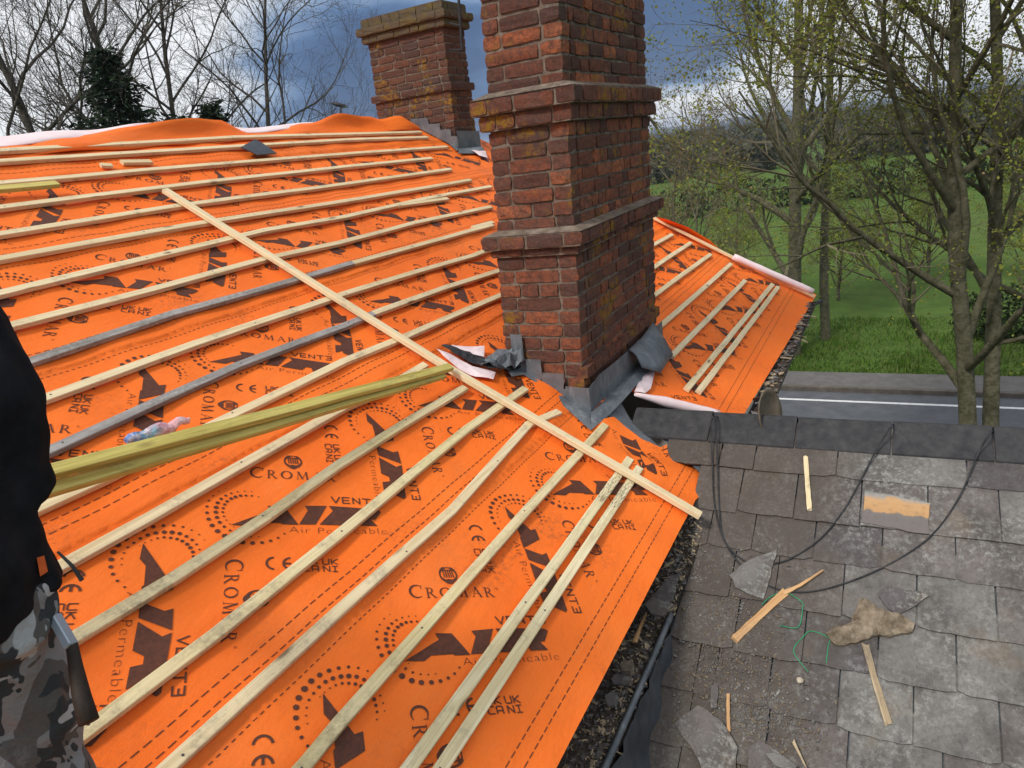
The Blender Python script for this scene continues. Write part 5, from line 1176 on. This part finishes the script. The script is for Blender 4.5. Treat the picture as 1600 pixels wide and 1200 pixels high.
# ------------------------------------------------------------------ trees
def grow(seed, base, height, r0, lean=(0, 0), spread=.55, limbs=14, start=.25, levels=4, up=.25, leaf=0, leafsize=.07, twr=.006, lean_curve=0, tlen=.42, kids=(9, 6, 5), wig=.12, leafr=.10, spots=None):
    rr = random.Random(seed); T = MB(); K = MB(); leaves = []
    def branch(p, d, L, r, lvl):
        n = max(3, min(9, int(L / (.5 if lvl < 2 else .25)))); pts = [p]; rs_ = [r]; dd = d.copy()
        for i in range(n):
            dd = (dd + Vector((rr.uniform(-1, 1), rr.uniform(-1, 1), rr.uniform(-1, 1))) * (wig * (1 if lvl else .3)) + Vector((0, 0, up * (.35 if lvl else .1)))).normalized()
            pts.append(pts[-1] + dd * (L / n)); rs_.append(max(twr * .5, r * (1 - .82 * (i + 1) / n)))
        (T if r > .022 else K).tube(pts, rs_, 9 if r > .09 else (5 if r > .03 else 3), 0, rr.random(), cap=False)
        if lvl >= levels or (lvl and L < .3):
            if leaf and rr.random() < leaf: leaves.append((pts[-1], dd)); 
            if leaf and rr.random() < leaf * .6: leaves.append((pts[len(pts) // 2], dd))
            return
        if lvl == 0: nc = limbs
        else: nc = kids[min(lvl - 1, len(kids) - 1)]
        for c in range(nc):
            q = (start + (1 - start) * (c + rr.random()) / nc) if lvl == 0 else rr.uniform(.22, 1.0)
            f = q * n; i = min(int(f), n - 1); pos = pts[i].lerp(pts[i + 1], f - i); rad_ = rs_[i] + (rs_[i + 1] - rs_[i]) * (f - i)
            tang = (pts[i + 1] - pts[i]).normalized(); per = tang.orthogonal().normalized(); per = Matrix.Rotation(c * 2.4 + rr.uniform(-.5, .5), 3, tang) @ per
            ang = spread * rr.uniform(.7, 1.35) * (1 if lvl else 1.1)
            nd = (tang * math.cos(ang) + per * math.sin(ang)).normalized()
            ll = L * (tlen if lvl == 0 else .55) * rr.uniform(.7, 1.2) * (1 - .45 * q if lvl == 0 else 1 - .3 * q)
            branch(pos, nd, ll, min(rad_ * .62, r * .5) if lvl == 0 else min(rad_ * .7, r * .55), lvl + 1)
    branch(Vector(base), Vector((lean[0], lean[1], 1)).normalized(), height, r0, 0)
    if leaf:
        for p, d in leaves:
            for k in range(rr.choice((6, 8, 9, 11))):
                q = p + Vector((rr.gauss(0, 1), rr.gauss(0, 1), rr.gauss(0, 1))) * leafr; s = leafsize * rr.uniform(.5, 1.2)
                a = Vector((rr.uniform(-1, 1), rr.uniform(-1, 1), rr.uniform(-.9, .5))).normalized(); b = a.orthogonal().normalized(); b = Matrix.Rotation(rr.uniform(0, 6.28), 3, a) @ b
                K.add([q, q + a * s * .5 + b * s * .38, q + a * s, q + a * s * .5 - b * s * .38], [(0, 1, 2, 3)], 1, min(1, max(0, rr.gauss(.5, .25))))
    return T, K
def tree(name, args, label, cat='tree', group=None, bark='bark', leafm='leaf'):
    T, K = args; base = Vector(T.v[0]); o = empty(name, base, label, cat, group)
    T.build('trunk', MT[bark], o, True); K.build('crown', [MT['twig'] if bark != 'bark2' else MT['bark2'], MT[leafm]], o, False); return o
def gp(u, v, X): p = on_x(u, v, X); return (p.x, p.y, 0)
GR, GL = 'budding trees beyond the slate roof', 'bare trees beyond the ridge'
tree('tree', grow(1, gp(1532, 690, 11.9), 13.0, .150, (0, .02), .72, 21, .26, 4, .18, 1.0, .044, tlen=.42, kids=(7, 6, 5), leafr=.085, wig=.20, twr=.005), 'budding tree with thick trunk, left one of the twin trunks beyond the slate ridge', 'tree', GR)
tree('tree', grow(2, gp(1563, 690, 12.2), 13.5, .140, (.02, -.03), .66, 17, .34, 4, .20, 1.0, .042, tlen=.42, kids=(7, 5, 5), leafr=.085, wig=.20, twr=.005), 'budding tree with thick trunk, right one of the twin trunks beyond the slate ridge', 'tree', GR)
tree('tree', grow(3, gp(1680, 690, 13.0), 13.0, .13, (0, .05), .62, 13, .30, 4, .2, 1.0, .042, tlen=.42, kids=(7, 5, 4), leafr=.085, wig=.20, twr=.005), 'budding tree at the right edge, only its outer branches in view', 'tree', GR)
tree('tree', grow(7, gp(1240, 555, 25.0), 18.0, .24, (0, .01), .66, 26, .12, 4, .22, 0, .10, twr=.006, tlen=.34, kids=(6, 5, 4), wig=.16), 'tall bare tree on the road verge just beyond the far corner of the orange roof', 'tree', None)
tree('tree', grow(8, gp(1290, 540, 27.0), 17.0, .17, (0, -.01), .6, 14, .3, 4, .25, 0, .08, twr=.007, tlen=.30, kids=(5, 5, 4), leafr=.2, wig=.16), 'second slimmer tree on the road verge, standing just behind the tall bare one', 'tree', None)
tree('tree', grow(9, gp(1035, 520, 19.0), 7.7, .09, (0, 0), .62, 20, .12, 4, .2, .30, .055, twr=.006, tlen=.42, kids=(6, 5, 3), leafr=.10), 'small tree with orange-brown young leaves right behind the near chimney', 'tree', None, 'bark', 'leafo')
tree('tree', grow(10, gp(1090, 520, 23.0), 6.6, .09, (0, 0), .6, 18, .1, 4, .2, .08, .055, twr=.006, tlen=.42, kids=(6, 5, 3), leafr=.10), 'low twiggy tree between the orange-leafed tree and the tall bare tree', 'tree', None, 'bark', 'leafo')
def lt(u, v, d): r = ray(u, v); r = Vector((r.x, r.y, 0)).normalized(); return (r.x * d, r.y * d, 0)
Ls = [(11, 30, 22, 14.5, .22, (-.05, .0), 'bare tree at the far left edge, many crossing branches'), (12, 105, 24, 16, .26, (.0, .06), 'bare tree leaning left in front of the dark conifer'), (13, 190, 25, 16.5, .24, (.03, 0), 'bare upright tree behind the dark conifer, nearest its tip'), (14, 245, 26, 15.5, .22, (.02, -.03), 'bare tree just right of the dark conifer'),
      (15, 357, 23, 14.0, .20, (.0, -.02), 'bare spreading tree standing apart, rightmost of the row behind the ridge')]
for sd_, u, d, h_, r_t, ln, lab in Ls:
    tree('tree', grow(sd_, lt(u, 190, d), h_, r_t * .72, ln, .66, 20, .34, 4, .14, 0, twr=.007, tlen=.46, kids=(7, 6, 5), wig=.30), lab, 'tree', GL, 'bark2')
tree('tree', grow(16, lt(508, 190, 34), 10.2, .08, (0, 0), .4, 12, .6, 3, .3, 0, twr=.012, tlen=.3, kids=(6, 4)), 'thin top of a bare sapling showing above the orange flap left of the rear chimney', 'tree', GL, 'bark2')
def conifer(seed, base, h, w, label):
    rr = random.Random(seed); T = MB(); K = MB(); base = Vector(base); T.tube([base, base + Vector((0, 0, h * .6)), base + Vector((0, 0, h))], [.18, .1, .02], 8)
    for i in range(210):
        q = .25 + .75 * (i / 210); z = h * q; L = w * (1 - q) ** .9 * rr.choice((.35, .7, .9, 1.15)) * rr.uniform(.7, 1.1) + .15; a = i * 2.399; d = Vector((math.cos(a), math.sin(a), .15)); p = base + Vector((0, 0, z)); pts = [p]
        for k in range(5): d = (d + Vector((0, 0, .07 if k > 2 else -.12))).normalized(); pts.append(pts[-1] + d * L / 5)
        T.tube(pts, [.02, .016, .012, .01, .006, .004], 3, 0, .5, False)
        for k in range(int(38 + L * 60)):
            t = rr.uniform(.15, 1) * 5; j = min(int(t), 4); c = pts[j].lerp(pts[j + 1], t - j) + Vector((rr.gauss(0, .09), rr.gauss(0, .09), rr.gauss(-.05, .07)))
            u = (d + Vector((rr.gauss(0, .6), rr.gauss(0, .6), rr.gauss(-.1, .4)))).normalized(); b = u.orthogonal().normalized(); b = Matrix.Rotation(rr.uniform(0, 6.28), 3, u) @ b; s = rr.uniform(.10, .24)
            K.add([c, c + u * s * .5 + b * s * .16, c + u * s, c + u * s * .5 - b * s * .16], [(0, 1, 2, 3)], 0, rr.random())
    o = empty('conifer', base, label, 'conifer'); T.build('trunk', MT['bark2'], o, True); K.build('crown', MT['needle'], o)
conifer(31, lt(190, 190, 20), 11.2, 5.0, 'dark green conifer among the bare trees behind the ridge')
conifer(32, lt(333, 190, 21), 9.95, 1.2, 'small dark conifer tip left of the rightmost bare tree')
conifer(33, lt(275, 190, 21), 9.7, 2.6, 'low dark conifer between the big one and the small tip')
# hedges, scrub and woods
def bushes(name, spots, label, mat, kind=None, cat='hedge', sz=(.25, .5), per=90):
    rr = random.Random(len(spots)); m = MB()
    for x, y, rx, h_ in spots:
        z0 = gz(x, y)
        for k in range(per):
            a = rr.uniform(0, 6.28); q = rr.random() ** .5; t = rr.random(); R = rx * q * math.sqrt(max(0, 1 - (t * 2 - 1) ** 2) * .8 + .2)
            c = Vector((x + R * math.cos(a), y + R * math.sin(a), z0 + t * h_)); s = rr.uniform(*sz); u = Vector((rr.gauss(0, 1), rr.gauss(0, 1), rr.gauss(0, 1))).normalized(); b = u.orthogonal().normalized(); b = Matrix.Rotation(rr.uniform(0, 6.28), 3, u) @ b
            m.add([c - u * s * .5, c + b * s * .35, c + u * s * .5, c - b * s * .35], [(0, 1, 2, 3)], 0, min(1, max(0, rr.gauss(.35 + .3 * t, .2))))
    o = m.build(name, mat); return tag(o, label, cat, kind=kind)
rr = random.Random(55)
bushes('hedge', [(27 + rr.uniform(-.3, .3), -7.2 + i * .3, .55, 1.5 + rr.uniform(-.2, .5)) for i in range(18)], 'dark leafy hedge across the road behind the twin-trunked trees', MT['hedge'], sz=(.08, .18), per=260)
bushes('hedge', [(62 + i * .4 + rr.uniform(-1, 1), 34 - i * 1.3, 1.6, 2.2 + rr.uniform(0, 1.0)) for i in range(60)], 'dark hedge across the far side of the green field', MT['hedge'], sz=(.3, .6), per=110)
def wood(n, az0, az1, d0, d1, hh, name, label, mat='wood_far', sz=(1.2, 2.6), per=42):
    sp = []
    for i in range(n):
        az = rad(rr.uniform(az0, az1)); d = rr.uniform(d0, d1); sp.append((d * math.cos(az), d * math.sin(az), rr.uniform(.35, .55) * hh, hh * rr.uniform(.7, 1.2)))
    return bushes(name, sp, label, MT[mat], 'stuff', 'woodland', sz, per)
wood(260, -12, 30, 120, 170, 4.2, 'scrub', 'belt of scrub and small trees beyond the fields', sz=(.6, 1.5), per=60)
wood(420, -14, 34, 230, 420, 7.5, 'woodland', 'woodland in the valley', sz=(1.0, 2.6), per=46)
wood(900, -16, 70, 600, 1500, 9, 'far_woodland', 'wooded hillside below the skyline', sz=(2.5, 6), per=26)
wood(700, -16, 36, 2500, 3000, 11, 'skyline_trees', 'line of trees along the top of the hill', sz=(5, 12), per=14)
for i, (x, y, h_, lab) in enumerate([(31, 9.0, 6.0, 'olive scrub tree at the field edge, left of the tall bare tree'), (34, 6.6, 6.6, 'broad olive scrub tree at the field edge behind the tall bare tree'), (38, 12.5, 6.5, 'scrub tree in the field just beyond the chimney and lowest of the small trees'),
                                (33, 2.2, 6.0, 'olive scrub tree at the field edge between the bare trees and the twin trunks'), (36, -1.2, 6.2, 'scrub tree in the field seen through the twin-trunked trees'), (35, -4.6, 6.0, 'scrub tree in the field at the right edge beyond the road')]):
    tree('scrub_tree', grow(60 + i, (x, y, 0), h_ * .66, .08, (0, 0), .72, 18, .08, 4, .16, .35, .08, twr=.007, tlen=.55, kids=(6, 5, 4), leafr=.14, wig=.2), lab, 'small tree', 'scrub trees at the field edge')
# verge grass
rg = random.Random(9); m = MB()
for i in range(16000):
    x = 22.95 + rg.random() ** 1.3 * 7; y = rg.uniform(-6, 7); s = rg.uniform(.03, .13) * max(.3, 1.1 + 1.8 * fbm((x, y, 0), .9, 3)); a = rg.uniform(0, 3.14); lx, ly = rg.uniform(-.06, .06), rg.uniform(-.06, .06)
    m.add([(x - math.cos(a) * .02, y - math.sin(a) * .02, -.02), (x + math.cos(a) * .02, y + math.sin(a) * .02, -.02), (x + lx, y + ly, s)], [(0, 1, 2)], 0, rg.random())
tag(m.build('grass', M_leaf('grass_blades', [(0, (.035, .075, .010)), (.8, (.12, .22, .025)), (1, (.22, .20, .08))], .3)), 'rough green grass of the far road verge', 'grass', kind='stuff')
# street lamp head showing over the ridge flap
sl = lt(530, 190, 30); lamp = empty('street_lamp', sl, 'dark street lamp head just above the orange flap left of the rear chimney', 'street lamp')
m = MB(); m.tube([sl, (sl[0], sl[1], 8.9), (sl[0] + .1, sl[1] - .1, 10.2)], [.09, .06, .04], 8); m.build('pole', MT['plastic'], lamp, True)
m = MB(); L0 = at_d(518, 161, 30); L1 = at_d(543, 167, 30); m.tube([L0, L0.lerp(L1, .3), L0.lerp(L1, .8), L1], [.04, .09, .08, .03], 8); m.tube([L1, Vector((sl[0] + .1, sl[1] - .1, 10.2))], .03, 6); m.build('lamp_head', MT['plastic'], lamp, True)
# ------------------------------------------------------------------ air
def haze():
    m = MB(); m.abox(-6200, 6200, -6200, 6200, -14, 60)
    mat = bpy.data.materials.new('haze'); mat.use_nodes = True; N = mat.node_tree.nodes; N.clear(); o_ = N.new('ShaderNodeOutputMaterial'); v = N.new('ShaderNodeVolumePrincipled')
    v.inputs['Color'].default_value = (.72, .82, 1, 1); v.inputs['Density'].default_value = .00026; v.inputs['Anisotropy'].default_value = .2; mat.node_tree.links.new(v.outputs[0], o_.inputs['Volume'])
    tag(m.build('haze', mat), 'thin haze over the valley', 'haze', kind='stuff')
USE_HAZE = True
if USE_HAZE: haze()
